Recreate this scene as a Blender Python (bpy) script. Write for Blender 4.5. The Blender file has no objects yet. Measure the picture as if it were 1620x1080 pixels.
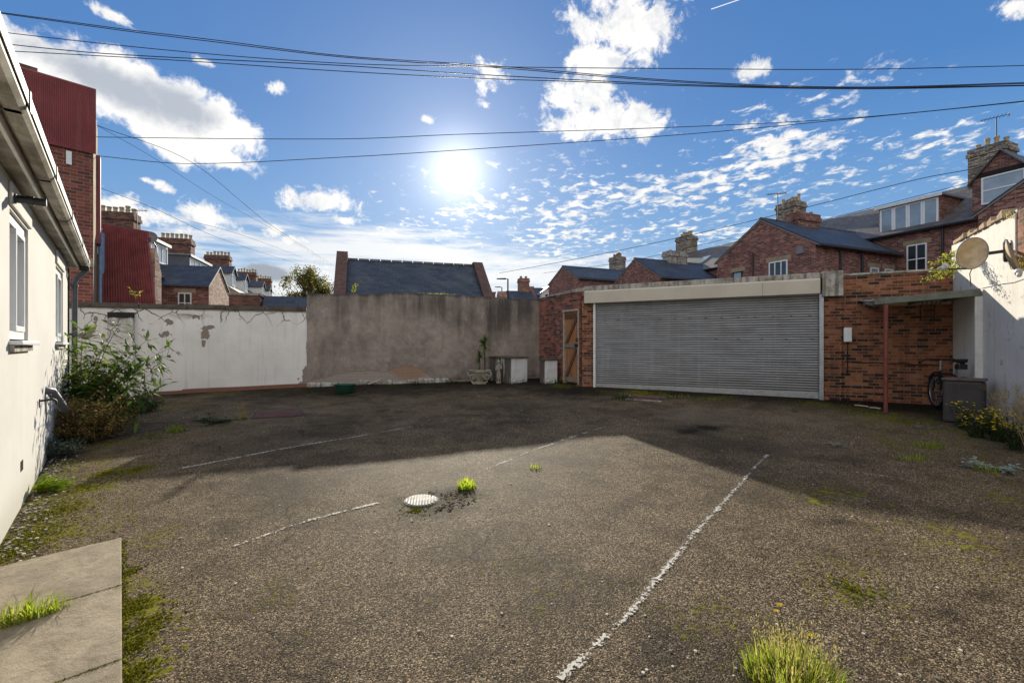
import bpy, bmesh, math, random
import numpy as np
from mathutils import Vector, Matrix, Euler
R = math.radians
C = bpy.context.scene.collection
SC = bpy.context.scene
random.seed(7)

# ------------------------------------------------------------------ camera
CAMZ, FPX = 1.5, 750.0            # eye height, focal length in photo pixels
cd = bpy.data.cameras.new('camera'); cam = bpy.data.objects.new('camera', cd); C.objects.link(cam)
cam.location = (0, 0, CAMZ); cam.rotation_euler = (R(90), 0, 0)
cd.sensor_width = 36; cd.lens = FPX / 1620 * 36; cd.shift_y = 5 / 1620
cd.clip_start = .05; cd.clip_end = 6000
SC.camera = cam
SC.view_settings.view_transform = 'Standard'; SC.view_settings.look = 'None'
EXPO = .6
SC.view_settings.exposure = EXPO; SC.view_settings.gamma = 1.0

def pdir(px, py): return Vector(((px - 810) / FPX, 1, -(py - 545) / FPX)).normalized()
SUN = pdir(722, 270)
SUN_EL = math.asin(SUN.z); SUN_AZ = math.atan2(SUN.x, SUN.y)
sl = bpy.data.lights.new('sun', 'SUN'); sl.energy = 5.0; sl.angle = R(.6); sl.color = (1, .92, .76)
so = bpy.data.objects.new('sun', sl); C.objects.link(so)
so.rotation_euler = SUN.to_track_quat('Z', 'Y').to_euler(); so.location = (0, 0, 30)

# ------------------------------------------------------------------ node helper
class N:
    def __init__(s, tree): s.t = tree; s.t.nodes.clear()
    def new(s, typ, ins=None, **attrs):
        n = s.t.nodes.new(typ)
        for k, v in attrs.items(): setattr(n, k, v)
        for k, v in (ins or {}).items(): s.set(n.inputs[k], v)
        return n
    def set(s, sock, v):
        if isinstance(v, bpy.types.NodeSocket): s.t.links.new(v, sock)
        elif v is not None:
            if sock.type == 'RGBA' and len(v) == 3: v = (*v, 1)
            sock.default_value = v
    def m(s, op, a, b=None, c=None, clamp=False):
        n = s.new('ShaderNodeMath', operation=op, use_clamp=clamp)
        for i, v in enumerate((a, b, c)):
            if v is not None: s.set(n.inputs[i], v)
        return n.outputs[0]
    def vm(s, op, a, b=None, scale=None):
        n = s.new('ShaderNodeVectorMath', operation=op)
        s.set(n.inputs[0], a)
        if b is not None: s.set(n.inputs[1], b)
        if scale is not None: s.set(n.inputs['Scale'], scale)
        return n.outputs['Value'] if op in ('LENGTH', 'DOT_PRODUCT', 'DISTANCE') else n.outputs['Vector']
    def mix(s, f, a, b, blend='MIX'):
        n = s.new('ShaderNodeMix', data_type='RGBA', blend_type=blend)
        s.set(n.inputs[0], f); s.set(n.inputs[6], a); s.set(n.inputs[7], b)
        return n.outputs[2]
    def noise(s, vec, scale, detail=3, rough=.55, dist=0, dim='3D', lac=2.0):
        n = s.new('ShaderNodeTexNoise', {'Scale': scale, 'Detail': detail, 'Roughness': rough, 'Distortion': dist, 'Lacunarity': lac}, noise_dimensions=dim)
        if vec is not None: s.set(n.inputs['Vector'], vec)
        return n.outputs['Fac']
    def vor(s, vec, scale, feature='F1', out='Distance', rnd=1.0):
        n = s.new('ShaderNodeTexVoronoi', {'Scale': scale, 'Randomness': rnd}, feature=feature)
        s.set(n.inputs['Vector'], vec)
        return n.outputs[out]
    def ramp(s, f, stops, interp='LINEAR'):
        n = s.new('ShaderNodeValToRGB'); cr = n.color_ramp; cr.interpolation = interp
        while len(cr.elements) < len(stops): cr.elements.new(.5)
        for e, (p, c) in zip(cr.elements, stops):
            e.position = p; e.color = (*c, 1) if not isinstance(c, (int, float)) else (c, c, c, 1)
        s.set(n.inputs[0], f)
        return n.outputs[0]
    def sm(s, f, a, b):                       # smoothstep a..b
        n = s.new('ShaderNodeMapRange', {'From Min': a, 'From Max': b}, interpolation_type='SMOOTHSTEP')
        s.set(n.inputs[0], f); return n.outputs[0]
    def bump(s, h, strength=.5, dist=.01, normal=None):
        n = s.new('ShaderNodeBump', {'Strength': strength, 'Distance': dist, 'Height': h})
        if normal is not None: s.set(n.inputs['Normal'], normal)
        return n.outputs[0]
    def attr(s, name):
        return s.new('ShaderNodeAttribute', attribute_name=name).outputs['Fac']
    def obj(s): return s.new('ShaderNodeTexCoord').outputs['Object']
    def wallvec(s):                           # (along the wall, height) for any upright face
        tc = s.new('ShaderNodeTexCoord')
        p = s.new('ShaderNodeSeparateXYZ', {0: tc.outputs['Object']}); q = s.new('ShaderNodeSeparateXYZ', {0: tc.outputs['Normal']})
        side = s.m('GREATER_THAN', s.m('ABSOLUTE', q.outputs[0]), s.m('ABSOLUTE', q.outputs[1]))
        h = s.m('ADD', s.m('MULTIPLY', side, p.outputs[1]), s.m('MULTIPLY', s.m('SUBTRACT', 1, side), p.outputs[0]))
        return s.new('ShaderNodeCombineXYZ', {0: h, 1: p.outputs[2]}).outputs[0]
    def out(s, shader):
        o = s.new('ShaderNodeOutputMaterial'); s.t.links.new(shader, o.inputs['Surface'])
    def pbr(s, col, rough=.8, normal=None, metal=0., spec=.4, done=True, **kw):
        d = {'Base Color': col, 'Roughness': rough, 'Metallic': metal, 'Specular IOR Level': spec}; d.update(kw)
        n = s.new('ShaderNodeBsdfPrincipled', d)
        if normal is not None: s.set(n.inputs['Normal'], normal)
        if done: s.out(n.outputs[0])
        return n.outputs[0]

# ------------------------------------------------------------------ world
def build_world():
    w = bpy.data.worlds.new('World'); SC.world = w; w.use_nodes = True
    n = N(w.node_tree)
    sky = n.new('ShaderNodeTexSky', sky_type='NISHITA', sun_disc=False, sun_elevation=SUN_EL, sun_rotation=SUN_AZ,
                altitude=60, air_density=1.0, dust_density=.35, ozone_density=2.6)
    q = n.new('ShaderNodeTexCoord').outputs['Generated']
    sep = n.new('ShaderNodeSeparateXYZ', {0: q}); qz = sep.outputs[2]
    skyc = n.new('ShaderNodeHueSaturation', {'Hue': .5, 'Saturation': 1.22, 'Value': 1.0, 'Color': sky.outputs[0]}).outputs[0]
    def blob(px, py, rx, ry, rot=0, wt=1.0):
        c = pdir(px, py); t1 = Vector((c.y, -c.x, 0)).normalized(); t2 = t1.cross(c)
        a = R(-rot); e1 = t1 * math.cos(a) + t2 * math.sin(a); e2 = -t1 * math.sin(a) + t2 * math.cos(a)
        m = Matrix((e1, e2, e1.cross(e2))).transposed().to_euler()
        k = c.y / FPX
        mp = n.new('ShaderNodeMapping', {'Vector': q, 'Location': c, 'Rotation': m, 'Scale': (rx * k, ry * k, .45)}, vector_type='TEXTURE')
        return n.m('MULTIPLY', n.m('SUBTRACT', 1, n.vm('LENGTH', mp.outputs[0])), wt)
    def field(bl):
        f = blob(*bl[0])
        for b in bl[1:]: f = n.m('SMOOTH_MAX', f, blob(*b), .15)
        return f
    big = field([(110, 118, 125, 48, 14), (235, 160, 150, 62, 18), (320, 205, 88, 58, 12), (345, 245, 70, 22, 8), (250, 215, 70, 26, 35)])
    tow = field([(985, 38, 100, 52, 0), (940, 95, 62, 42, 0), (925, 150, 62, 42, 0), (960, 192, 100, 30, 5), (1000, 190, 60, 30, -10)])
    mid = field([(505, 318, 76, 26, 0), (545, 349, 30, 9, 5), (215, 335, 95, 30, 18), (330, 345, 66, 26, 24), (180, 320, 60, 22, 0), (428, 366, 26, 10, 0), (462, 380, 22, 9, 0),
                 (774, 128, 38, 34, -25), (1185, 112, 34, 18, 5), (1612, 8, 42, 20, 10), (262, 298, 26, 11, 25), (675, 190, 16, 8, 0), (230, 285, 22, 7, 10),
                 (178, 24, 34, 11, 12), (438, 138, 20, 13, 0), (316, 97, 22, 9, 0), (475, 295, 14, 6, 0)])
    warp = n.vm('ADD', q, n.vm('SCALE', n.vm('SUBTRACT', n.new('ShaderNodeTexNoise', {'Vector': q, 'Scale': 14., 'Detail': 3.}).outputs['Color'], (.5, .5, .5)), scale=.05))
    n1 = n.noise(warp, 19, 12, .66)
    n2 = n.noise(warp, 30, 9, .68)
    dbig = n.sm(n.m('ADD', big, n.m('MULTIPLY', n.m('SUBTRACT', n1, .5), 2.0)), .0, .42)
    dtow = n.sm(n.m('ADD', tow, n.m('MULTIPLY', n.m('SUBTRACT', n1, .485), 3.8)), -.02, .60)
    dmid = n.sm(n.m('ADD', mid, n.m('MULTIPLY', n.m('SUBTRACT', n2, .53), 3.6)), .0, .75)
    # the flecked layer: noise on a flat sheet seen from below
    zz = n.m('MAXIMUM', n.m('ADD', qz, .06), .02)
    flat = n.vm('DIVIDE', q, n.new('ShaderNodeCombineXYZ', {0: zz, 1: zz, 2: zz}).outputs[0])
    fl = n.new('ShaderNodeMapping', {'Vector': flat, 'Scale': (1.0, .85, 0.), 'Rotation': (0, 0, R(-14))}).outputs[0]
    na = n.noise(fl, 12.5, 6, .62, .3); nb = n.noise(fl, 2.3, 3, .55)
    amask = field([(880, 350, 330, 105, 2), (1010, 300, 180, 70, 0), (1215, 240, 220, 100, -14, 1.25), (1440, 270, 190, 75, -10, .8), (1180, 330, 160, 60, -20)])
    dalt = n.sm(n.m('ADD', n.m('ADD', n.m('MULTIPLY', n.m('SUBTRACT', na, .515), 3.6), n.m('MULTIPLY', n.m('SUBTRACT', nb, .5), 1.9)), n.m('SUBTRACT', n.m('MULTIPLY', amask, .55), .30)), -.06, .62)
    dalt = n.m('MULTIPLY', dalt, n.sm(amask, -.12, .22))
    # low streaky bank along the horizon
    st = n.new('ShaderNodeMapping', {'Vector': q, 'Scale': (3.2, 3.2, 30.)}).outputs[0]
    ns = n.noise(st, 1.5, 6, .6)
    smask = field([(640, 405, 430, 46, 0), (860, 440, 300, 30, 0), (480, 450, 300, 34, 0)])
    dstr = n.m('MULTIPLY', n.sm(n.m('ADD', smask, n.m('MULTIPLY', n.m('SUBTRACT', ns, .47), 3.0)), .05, .9), .85)
    dark = n.sm(n.m('ADD', blob(425, 431, 42, 16, 8), n.m('MULTIPLY', n.m('SUBTRACT', n1, .5), 1.2)), .0, .5)
    # unseen bright cloud added behind and above the camera as fill light
    rear = n.m('ADD', n.sm(sep.outputs[1], .15, -.35), n.sm(qz, .80, .97), clamp=True)
    nr = n.noise(q, 2.6, 6, .55)
    dfill = n.m('MULTIPLY', n.m('MULTIPLY', n.sm(nr, .38, .56), rear), n.sm(qz, -.02, .10))
    # colours of the cloud: lit rims, grey bellies
    core = n.sm(n.m('ADD', field([(190, 140, 150, 36, 16), (280, 165, 80, 34, 16)]), n.m('MULTIPLY', n.m('SUBTRACT', n1, .5), 1.3)), -.1, .75)
    cbig = n.mix(core, (1.08, 1.06, 1.03), (.47, .52, .60))
    soft = n.m('MULTIPLY', n.sm(n.noise(warp, 22, 8, .62), .44, .68), .62)
    cwhite = n.mix(soft, (1.0, .985, .965), (.56, .62, .70))
    K = 1.0
    grad = n.ramp(n.m('MAXIMUM', qz, 0.), [(0, (.50, .64, .76)), (.10, (.36, .55, .76)), (.22, (.185, .395, .72)), (.42, (.064, .235, .60)), (1, (.026, .112, .37))], 'B_SPLINE')
    col = n.mix(.90, n.vm('SCALE', skyc, scale=SKY_K), grad)
    for d, c in ((dstr, (.92, .92, .92)), (dalt, cwhite), (dmid, cwhite), (dtow, cwhite), (dbig, cbig), (dark, (.33, .38, .45))):
        col = n.mix(d, col, c)
    col = n.mix(dfill, col, (REAR_FILL, REAR_FILL, REAR_FILL * 1.0))
    # vapour trail: a short arc of a great circle
    a, b = pdir(1125, 15), pdir(1172, -1); nn = a.cross(b).normalized(); mid_ = (a + b).normalized(); half = a.angle(b) / 2
    trail = n.m('MULTIPLY', n.m('LESS_THAN', n.m('ABSOLUTE', n.vm('DOT_PRODUCT', q, nn)), .0006), n.m('GREATER_THAN', n.vm('DOT_PRODUCT', q, mid_), math.cos(half)))
    col = n.mix(trail, col, (.95, .95, .97))
    # aureole round the sun
    ang = n.m('ARCCOSINE', n.m('MINIMUM', n.vm('DOT_PRODUCT', q, SUN), .999999))
    g1 = n.m('EXPONENT', n.m('MULTIPLY', n.m('POWER', n.m('DIVIDE', ang, .058), 2.), -1.))
    g2 = n.m('EXPONENT', n.m('DIVIDE', ang, -.115))
    glow = n.m('ADD', n.m('MULTIPLY', g1, .62), n.m('ADD', n.m('MULTIPLY', g2, .46), n.m('MULTIPLY', n.m('EXPONENT', n.m('DIVIDE', ang, -.42)), .10)))
    col = n.vm('ADD', col, n.vm('MULTIPLY', n.new('ShaderNodeCombineXYZ', {0: glow, 1: glow, 2: glow}).outputs[0], (1.0, .95, .84)))
    bg = n.new('ShaderNodeBackground', {'Color': n.vm('SCALE', col, scale=2 ** -EXPO / BG), 'Strength': BG})
    o = n.new('ShaderNodeOutputWorld'); n.t.links.new(bg.outputs[0], o.inputs[0])
    w.cycles.sampling_method = 'MANUAL'; w.cycles.sample_map_resolution = 1024
SKY_K, REAR_FILL, BG = .075, 1.22, .1
build_world()

# ------------------------------------------------------------------ mesh + object helpers
class MB:
    def __init__(s, T=None): s.v = []; s.f = []; s.T = T
    def add(s, vs, fs):
        o = len(s.v)
        s.v += [tuple(s.T @ Vector(p)) if s.T else tuple(p) for p in vs]
        s.f += [tuple(i + o for i in f) for f in fs]; return s
    def box(s, x0, x1, y0, y1, z0, z1):
        return s.add([(x0, y0, z0), (x1, y0, z0), (x1, y1, z0), (x0, y1, z0), (x0, y0, z1), (x1, y0, z1), (x1, y1, z1), (x0, y1, z1)],
              [(0, 3, 2, 1), (4, 5, 6, 7), (0, 1, 5, 4), (1, 2, 6, 5), (2, 3, 7, 6), (3, 0, 4, 7)])
    def hexa(s, p):                            # 8 points, bottom 4 then top 4
        return s.add(p, [(0, 3, 2, 1), (4, 5, 6, 7), (0, 1, 5, 4), (1, 2, 6, 5), (2, 3, 7, 6), (3, 0, 4, 7)])
    def prism(s, pts, a, b, axis='y'):         # polygon extruded a..b along axis
        n = len(pts)
        g = {'y': lambda p, t: (p[0], t, p[1]), 'x': lambda p, t: (t, p[0], p[1]), 'z': lambda p, t: (p[0], p[1], t)}[axis]
        vs = [g(p, a) for p in pts] + [g(p, b) for p in pts]
        fs = [tuple(range(n)), tuple(range(2 * n - 1, n - 1, -1))] + [(i, i + n, (i + 1) % n + n, (i + 1) % n) for i in range(n)]
        return s.add(vs, fs)
    def tube(s, pts, r, n=8, cap=True):
        pts = [Vector(p) for p in pts]; k = len(pts); rs = r if isinstance(r, (list, tuple)) else [r] * k
        vs, fs = [], []; up = None
        for i, p in enumerate(pts):
            d = (pts[min(i + 1, k - 1)] - pts[max(i - 1, 0)]).normalized()
            if up is None: up = Vector((0, 0, 1)) if abs(d.z) < .9 else Vector((1, 0, 0))
            a = d.cross(up).normalized(); b = a.cross(d).normalized(); up = b
            vs += [p + (a * math.cos(2 * math.pi * j / n) + b * math.sin(2 * math.pi * j / n)) * rs[i] for j in range(n)]
        for i in range(k - 1):
            fs += [(i * n + j, i * n + (j + 1) % n, (i + 1) * n + (j + 1) % n, (i + 1) * n + j) for j in range(n)]
        if cap: fs += [tuple(range(n))[::-1], tuple(range((k - 1) * n, k * n))]
        return s.add(vs, fs)
    def lathe(s, prof, n=24, c=(0, 0, 0), sx=1, sy=1):
        vs = [(c[0] + r * sx * math.cos(2 * math.pi * j / n), c[1] + r * sy * math.sin(2 * math.pi * j / n), c[2] + z) for r, z in prof for j in range(n)]
        fs = [(i * n + j, i * n + (j + 1) % n, (i + 1) * n + (j + 1) % n, (i + 1) * n + j) for i in range(len(prof) - 1) for j in range(n)]
        fs += [tuple(range(n))[::-1], tuple(range((len(prof) - 1) * n, len(prof) * n))]
        return s.add(vs, fs)
    def torus(s, c, ax, R_, r, n=28, m=6):
        ax = Vector(ax).normalized(); a = ax.orthogonal().normalized(); b = ax.cross(a); c = Vector(c); vs, fs = [], []
        for i in range(n):
            t = 2 * math.pi * i / n; e = a * math.cos(t) + b * math.sin(t)
            vs += [c + e * (R_ + r * math.cos(2 * math.pi * j / m)) + ax * r * math.sin(2 * math.pi * j / m) for j in range(m)]
        fs = [(i * m + j, ((i + 1) % n) * m + j, ((i + 1) % n) * m + (j + 1) % m, i * m + (j + 1) % m) for i in range(n) for j in range(m)]
        return s.add(vs, fs)
    def leaf(s, p, d, nrm, L, W, fold=.25):
        p = Vector(p); d = Vector(d).normalized(); w = d.cross(Vector(nrm)); w = w.normalized() if w.length > 1e-4 else d.orthogonal().normalized()
        u = w.cross(d); m = p + d * L * .45
        return s.add([p, m + w * W / 2 + u * W * fold, p + d * L - u * L * .12, m - w * W / 2 + u * W * fold, m], [(0, 4, 1), (1, 4, 2), (2, 4, 3), (3, 4, 0)])
    def cells(s, xs, zs, y0, y1, solid):       # upright wall with real openings
        X, Z = len(xs) - 1, len(zs) - 1
        S = lambda i, j: 0 <= i < X and 0 <= j < Z and solid(i, j)
        for i in range(X):
            for j in range(Z):
                if not S(i, j): continue
                a, b, c, d = xs[i], xs[i + 1], zs[j], zs[j + 1]
                s.add([(a, y0, c), (b, y0, c), (b, y0, d), (a, y0, d)], [(0, 1, 2, 3)])
                s.add([(a, y1, c), (b, y1, c), (b, y1, d), (a, y1, d)], [(3, 2, 1, 0)])
                if not S(i - 1, j): s.add([(a, y0, c), (a, y0, d), (a, y1, d), (a, y1, c)], [(0, 1, 2, 3)])
                if not S(i + 1, j): s.add([(b, y0, c), (b, y1, c), (b, y1, d), (b, y0, d)], [(0, 1, 2, 3)])
                if not S(i, j - 1): s.add([(a, y0, c), (a, y1, c), (b, y1, c), (b, y0, c)], [(0, 1, 2, 3)])
                if not S(i, j + 1): s.add([(a, y0, d), (b, y0, d), (b, y1, d), (a, y1, d)], [(0, 1, 2, 3)])
        return s
    def build(s, name, mat, parent=None, smooth=False, bevel=0, fix=True):
        me = bpy.data.meshes.new(name); me.from_pydata(s.v, [], s.f); me.materials.append(mat)
        if fix and len(s.f) < 60000:
            bm = bmesh.new(); bm.from_mesh(me); bmesh.ops.recalc_face_normals(bm, faces=bm.faces); bm.to_mesh(me); bm.free()
        if smooth:
            me.polygons.foreach_set('use_smooth', [True] * len(me.polygons))
            if smooth == 'auto':
                try: me.set_sharp_from_angle(angle=R(40))
                except Exception: pass
        o = bpy.data.objects.new(name, me); C.objects.link(o)
        if parent: o.parent = parent
        if bevel:
            b = o.modifiers.new('bevel', 'BEVEL'); b.width = bevel; b.segments = 2; b.limit_method = 'ANGLE'; b.angle_limit = R(40)
        return o

def tag(o, label=None, cat=None, group=None, kind=None):
    if label: o['label'] = label
    if cat: o['category'] = cat
    if group: o['group'] = group
    if kind: o['kind'] = kind
    return o
def thing(name, label, cat, loc=(0, 0, 0), rotz=0, group=None):
    o = bpy.data.objects.new(name, None); C.objects.link(o); o.empty_display_size = .2
    o.location = loc; o.rotation_euler = (0, 0, rotz)
    return tag(o, label, cat, group)
def dup(o, parent=None, deep=True):
    c = o.copy(); C.objects.link(c)
    if parent: c.parent = parent
    if deep:
        for ch in o.children: dup(ch, c)
    return c
class Frame:
    """upright plane through A towards B (A left, B right as seen from the yard); x along, y away from the yard"""
    def __init__(s, A, B=None, u=None):
        s.o = Vector(A[:2]); s.u = (Vector(B[:2]) - s.o) if B is not None else Vector(u)
        s.len = s.u.length; s.u = s.u.normalized(); s.v = Vector((-s.u.y, s.u.x)); s.rot = math.atan2(s.u.y, s.u.x)
    def P(s, x, y=0, z=0):
        p = s.o + s.u * x + s.v * y; return Vector((p.x, p.y, z))
    def at(s, px, py=545, y=0):               # where the sight line through a photo pixel meets the plane -> (x, z)
        k = (px - 810) / FPX; q = s.o + s.v * y
        x = (k * q.y - q.x) / (s.u.x - k * s.u.y); D = q.y + s.u.y * x
        return x, CAMZ - (py - 545) * D / FPX
    def thing(s, name, label, cat, group=None, x=0, y=0, z=0):
        return thing(name, label, cat, s.P(x, y, z), s.rot, group)
def AT(px, py, D): return Vector(((px - 810) / FPX * D, D, CAMZ - (py - 545) * D / FPX))
def gz(x, y):
    w = .012 * math.sin(x * 1.3 + 1) * math.sin(y * 1.1) + .006 * math.sin(x * 3.1) * math.sin(y * 2.7 + 2) if abs(x) < 12 and -4 < y < 13 else 0
    return .045 * min(max(y, -4), 13.2) + .012 * min(max(x, -12), 12) + w
def slope_rot(x, y, rz):
    gx = (gz(x + .15, y) - gz(x - .15, y)) / .3; gy = (gz(x, y + .15) - gz(x, y - .15)) / .3
    z = Vector((-gx, -gy, 1)).normalized(); xa = Vector((math.cos(rz), math.sin(rz), 0)); ya = z.cross(xa).normalized(); xa = ya.cross(z)
    return Matrix((xa, ya, z)).transposed().to_euler()
def G(px, py):                                # ground point under a photo pixel
    k = (px - 810) / FPX; D = CAMZ * FPX / ((py - 545) + .045 * FPX + .012 * FPX * k)
    return Vector((k * D, D, gz(k * D, D)))

# ------------------------------------------------------------------ materials
MATS = {}
def mat(name, fn):
    if name not in MATS:
        m = bpy.data.materials.new(name); m.use_nodes = True; fn(N(m.node_tree)); MATS[name] = m
    return MATS[name]

def paint(name, col, rough=.5, spec=.4, var=.15, scale=6., metal=0., bump=.0):
    def f(n):
        o = n.obj(); a = n.noise(o, scale, 5, .6); b = n.noise(o, scale * 9, 3, .6)
        c = n.mix(n.m('MULTIPLY', n.sm(a, .35, .75), var * 2), col, tuple(x * .45 for x in col))
        c = n.mix(n.m('MULTIPLY', n.sm(b, .55, .75), var), c, tuple(min(1, x * 1.25 + .02) for x in col))
        n.pbr(c, n.m('ADD', n.m('MULTIPLY', a, .25), rough - .1), n.bump(b, bump, .004) if bump else None, metal, spec)
    return mat(name, f)

def brick(name, stops, mortar, w=.225, h=.075, m=.006, dirt=.35, soot=(.03, .025, .022), bump=.6, smear=1.1):
    def f(n):
        v = n.wallvec(); o = n.obj()
        wob = n.vm('ADD', v, n.vm('SCALE', n.vm('SUBTRACT', n.new('ShaderNodeTexNoise', {'Vector': o, 'Scale': 9.}).outputs['Color'], (.5, .5, .5)), scale=.004))
        b = n.new('ShaderNodeTexBrick', {'Vector': wob, 'Color1': (0, 0, 0), 'Color2': (1, 1, 1), 'Mortar': (.5, .5, .5), 'Scale': 1., 'Mortar Size': m, 'Mortar Smooth': .25, 'Bias': 0., 'Brick Width': w, 'Row Height': h})
        fine = n.noise(o, 55, 4, .65)
        r = n.m('ADD', b.outputs['Color'], n.m('ADD', n.m('MULTIPLY', n.m('SUBTRACT', fine, .5), .7), n.m('MULTIPLY', n.m('SUBTRACT', n.noise(o, 13, 3, .6), .5), smear)))
        c = n.ramp(r, stops)
        mm = n.mix(n.noise(o, 3.0, 3), tuple(x * .6 for x in mortar), mortar)
        c = n.mix(b.outputs['Fac'], c, mm)
        big = n.noise(o, .9, 5, .62)
        c = n.mix(n.m('MULTIPLY', n.sm(big, .48, .75), dirt), c, soot)
        eff = n.noise(n.vm('ADD', o, (7.3, 2.1, 4.4)), 1.7, 6, .68)
        c = n.mix(n.m('MULTIPLY', n.sm(eff, .56, .72), .30), c, tuple(min(1, x * 1.15) for x in mortar))
        run = n.noise(n.new('ShaderNodeMapping', {'Vector': o, 'Scale': (4, 4, .35)}).outputs[0], 1., 5, .65)
        c = n.mix(n.m('MULTIPLY', n.sm(run, .52, .68), dirt * .7), c, soot)
        hgt = n.m('ADD', n.m('MULTIPLY', n.m('SUBTRACT', 1, b.outputs['Fac']), 1.), n.m('MULTIPLY', fine, .5))
        n.pbr(c, .88, n.bump(hgt, bump, .008), spec=.25)
    return mat(name, f)

def slate(name, dark, light, w=.28, h=.17, dirt=(.10, .105, .09)):
    def f(n):
        tc = n.new('ShaderNodeTexCoord'); p = n.new('ShaderNodeSeparateXYZ', {0: tc.outputs['Object']}); q = n.new('ShaderNodeSeparateXYZ', {0: tc.outputs['Normal']})
        side = n.m('GREATER_THAN', n.m('ABSOLUTE', q.outputs[0]), n.m('ABSOLUTE', q.outputs[1]))
        hh = n.m('ADD', n.m('MULTIPLY', side, p.outputs[1]), n.m('MULTIPLY', n.m('SUBTRACT', 1, side), p.outputs[0]))
        v = n.new('ShaderNodeCombineXYZ', {0: hh, 1: n.m('MULTIPLY', p.outputs[2], 1.55)}).outputs[0]
        b = n.new('ShaderNodeTexBrick', {'Vector': v, 'Color1': (0, 0, 0), 'Color2': (1, 1, 1), 'Mortar': (0, 0, 0), 'Scale': 1., 'Mortar Size': .006, 'Mortar Smooth': .1, 'Brick Width': w, 'Row Height': h})
        o = tc.outputs['Object']; fine = n.noise(o, 30, 4, .6); big = n.noise(o, .8, 5, .65)
        c = n.mix(n.m('ADD', n.m('MULTIPLY', b.outputs['Color'], .7), n.m('MULTIPLY', fine, .3)), dark, light)
        c = n.mix(b.outputs['Fac'], c, (.008, .009, .012))
        c = n.mix(n.m('MULTIPLY', n.sm(big, .5, .72), .5), c, dirt)
        saw = n.m('FRACT', n.m('DIVIDE', n.m('MULTIPLY', p.outputs[2], 1.55), h))
        n.pbr(c, n.m('ADD', .42, n.m('MULTIPLY', fine, .3)), n.bump(n.m('SUBTRACT', n.m('MULTIPLY', fine, .5), saw), .7, .012), spec=.45)
    return mat(name, f)

def leafmat(name, stops, trans=.5, rough=.45, lime=.35):
    def f(n):
        g = n.new('ShaderNodeNewGeometry'); c = n.ramp(g.outputs['Random Per Island'], stops)
        p = n.pbr(c, rough, spec=.22, done=False)
        t = n.new('ShaderNodeBsdfTranslucent', {'Color': n.mix(lime, c, (.55, .70, .06), 'SCREEN') if trans > .4 else c})
        mx = n.new('ShaderNodeMixShader', {0: trans, 1: p, 2: t.outputs[0]}); n.out(mx.outputs[0])
    return mat(name, f)

BR_GARAGE = brick('garage_brick', [(0, (.034, .019, .015)), (.22, (.090, .036, .021)), (.45, (.19, .062, .029)), (.72, (.275, .093, .042)), (1, (.36, .145, .07))], (.29, .225, .165), w=.172, h=.0575, dirt=.45, m=.0062)
BR_GATE = brick('old_red_brick', [(0, (.05, .03, .03)), (.35, (.15, .055, .04)), (.7, (.27, .09, .055)), (1, (.33, .13, .08))], (.26, .22, .19), w=.172, h=.0575, dirt=.5, m=.005)
BR_TERR = brick('terrace_brick', [(0, (.075, .035, .03)), (.35, (.175, .062, .048)), (.7, (.275, .100, .074)), (1, (.40, .20, .15))], (.34, .26, .22), w=.20, h=.067, dirt=.30, m=.009, smear=.45)
BR_TERR2 = brick('weathered_terrace_brick', [(0, (.10, .05, .04)), (.35, (.22, .09, .065)), (.7, (.33, .15, .10)), (1, (.46, .27, .19))], (.33, .26, .21), dirt=.25, m=.009)
BR_TALL = brick('dark_red_brick', [(0, (.13, .045, .035)), (.5, (.22, .065, .045)), (1, (.30, .10, .065))], (.33, .25, .20), w=.27, h=.094, m=.009, dirt=.25)
BR_CHIM = brick('chimney_brick', [(0, (.12, .10, .08)), (.4, (.26, .21, .16)), (.75, (.40, .34, .26)), (1, (.52, .46, .37))], (.16, .13, .10), dirt=.40, m=.012)
BR_CHIM_RED = brick('red_chimney_brick', [(0, (.07, .035, .03)), (.5, (.17, .07, .05)), (1, (.27, .12, .085))], (.15, .12, .10), dirt=.35, m=.01)
BR_LIT = brick('sunlit_gable_brick', [(0, (.22, .13, .09)), (.3, (.36, .20, .13)), (.65, (.48, .31, .21)), (1, (.60, .46, .35))], (.42, .34, .27), dirt=.15, m=.011)  # brick of the sun-facing walls, sunlight put into its paler colour
SLATE = slate('slate', (.022, .030, .045), (.075, .092, .120))
SLATE_D = slate('dark_slate', (.015, .022, .034), (.050, .064, .088))
SLATE_BR = slate('brown_slate', (.060, .055, .055), (.155, .135, .120))
WHITE_PVC = paint('white_pvc', (.80, .80, .79), .30, .5, .06)
WHITE_GLOSS = paint('white_paint', (.74, .73, .69), .42, .45, .16, 9)
CREAM = paint('cream_metal', (.54, .475, .375), .45, .4, .10, 2.2)
CONC = None
BLACK_PL = paint('black_plastic', (.018, .018, .02), .35, .5, .1)
GREY_PIPE = paint('grey_plastic_pipe', (.13, .13, .14), .42, .45, .2, 8)
DARK_MET = paint('dark_metal', (.03, .03, .032), .45, .5, .2, 20, .6)
GALV = paint('galvanised_steel', (.42, .43, .45), .35, .5, .25, 12, .85)
RED_POST = paint('red_oxide_paint', (.215, .060, .045), .55, .4, .3, 12)
BLUE_PIPE = paint('pale_blue_pipe', (.26, .36, .50), .4, .4, .2, 6)
POT = paint('terracotta_pot', (.34, .21, .13), .85, .2, .3, 7)
POT_BUFF = paint('buff_clay_pot', (.46, .38, .24), .85, .2, .35, 7)
LEAD = paint('lead_flashing', (.20, .21, .23), .55, .4, .25, 5)
CABLE = paint('black_cable', (.012, .012, .014), .55, .3, .05)

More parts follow.
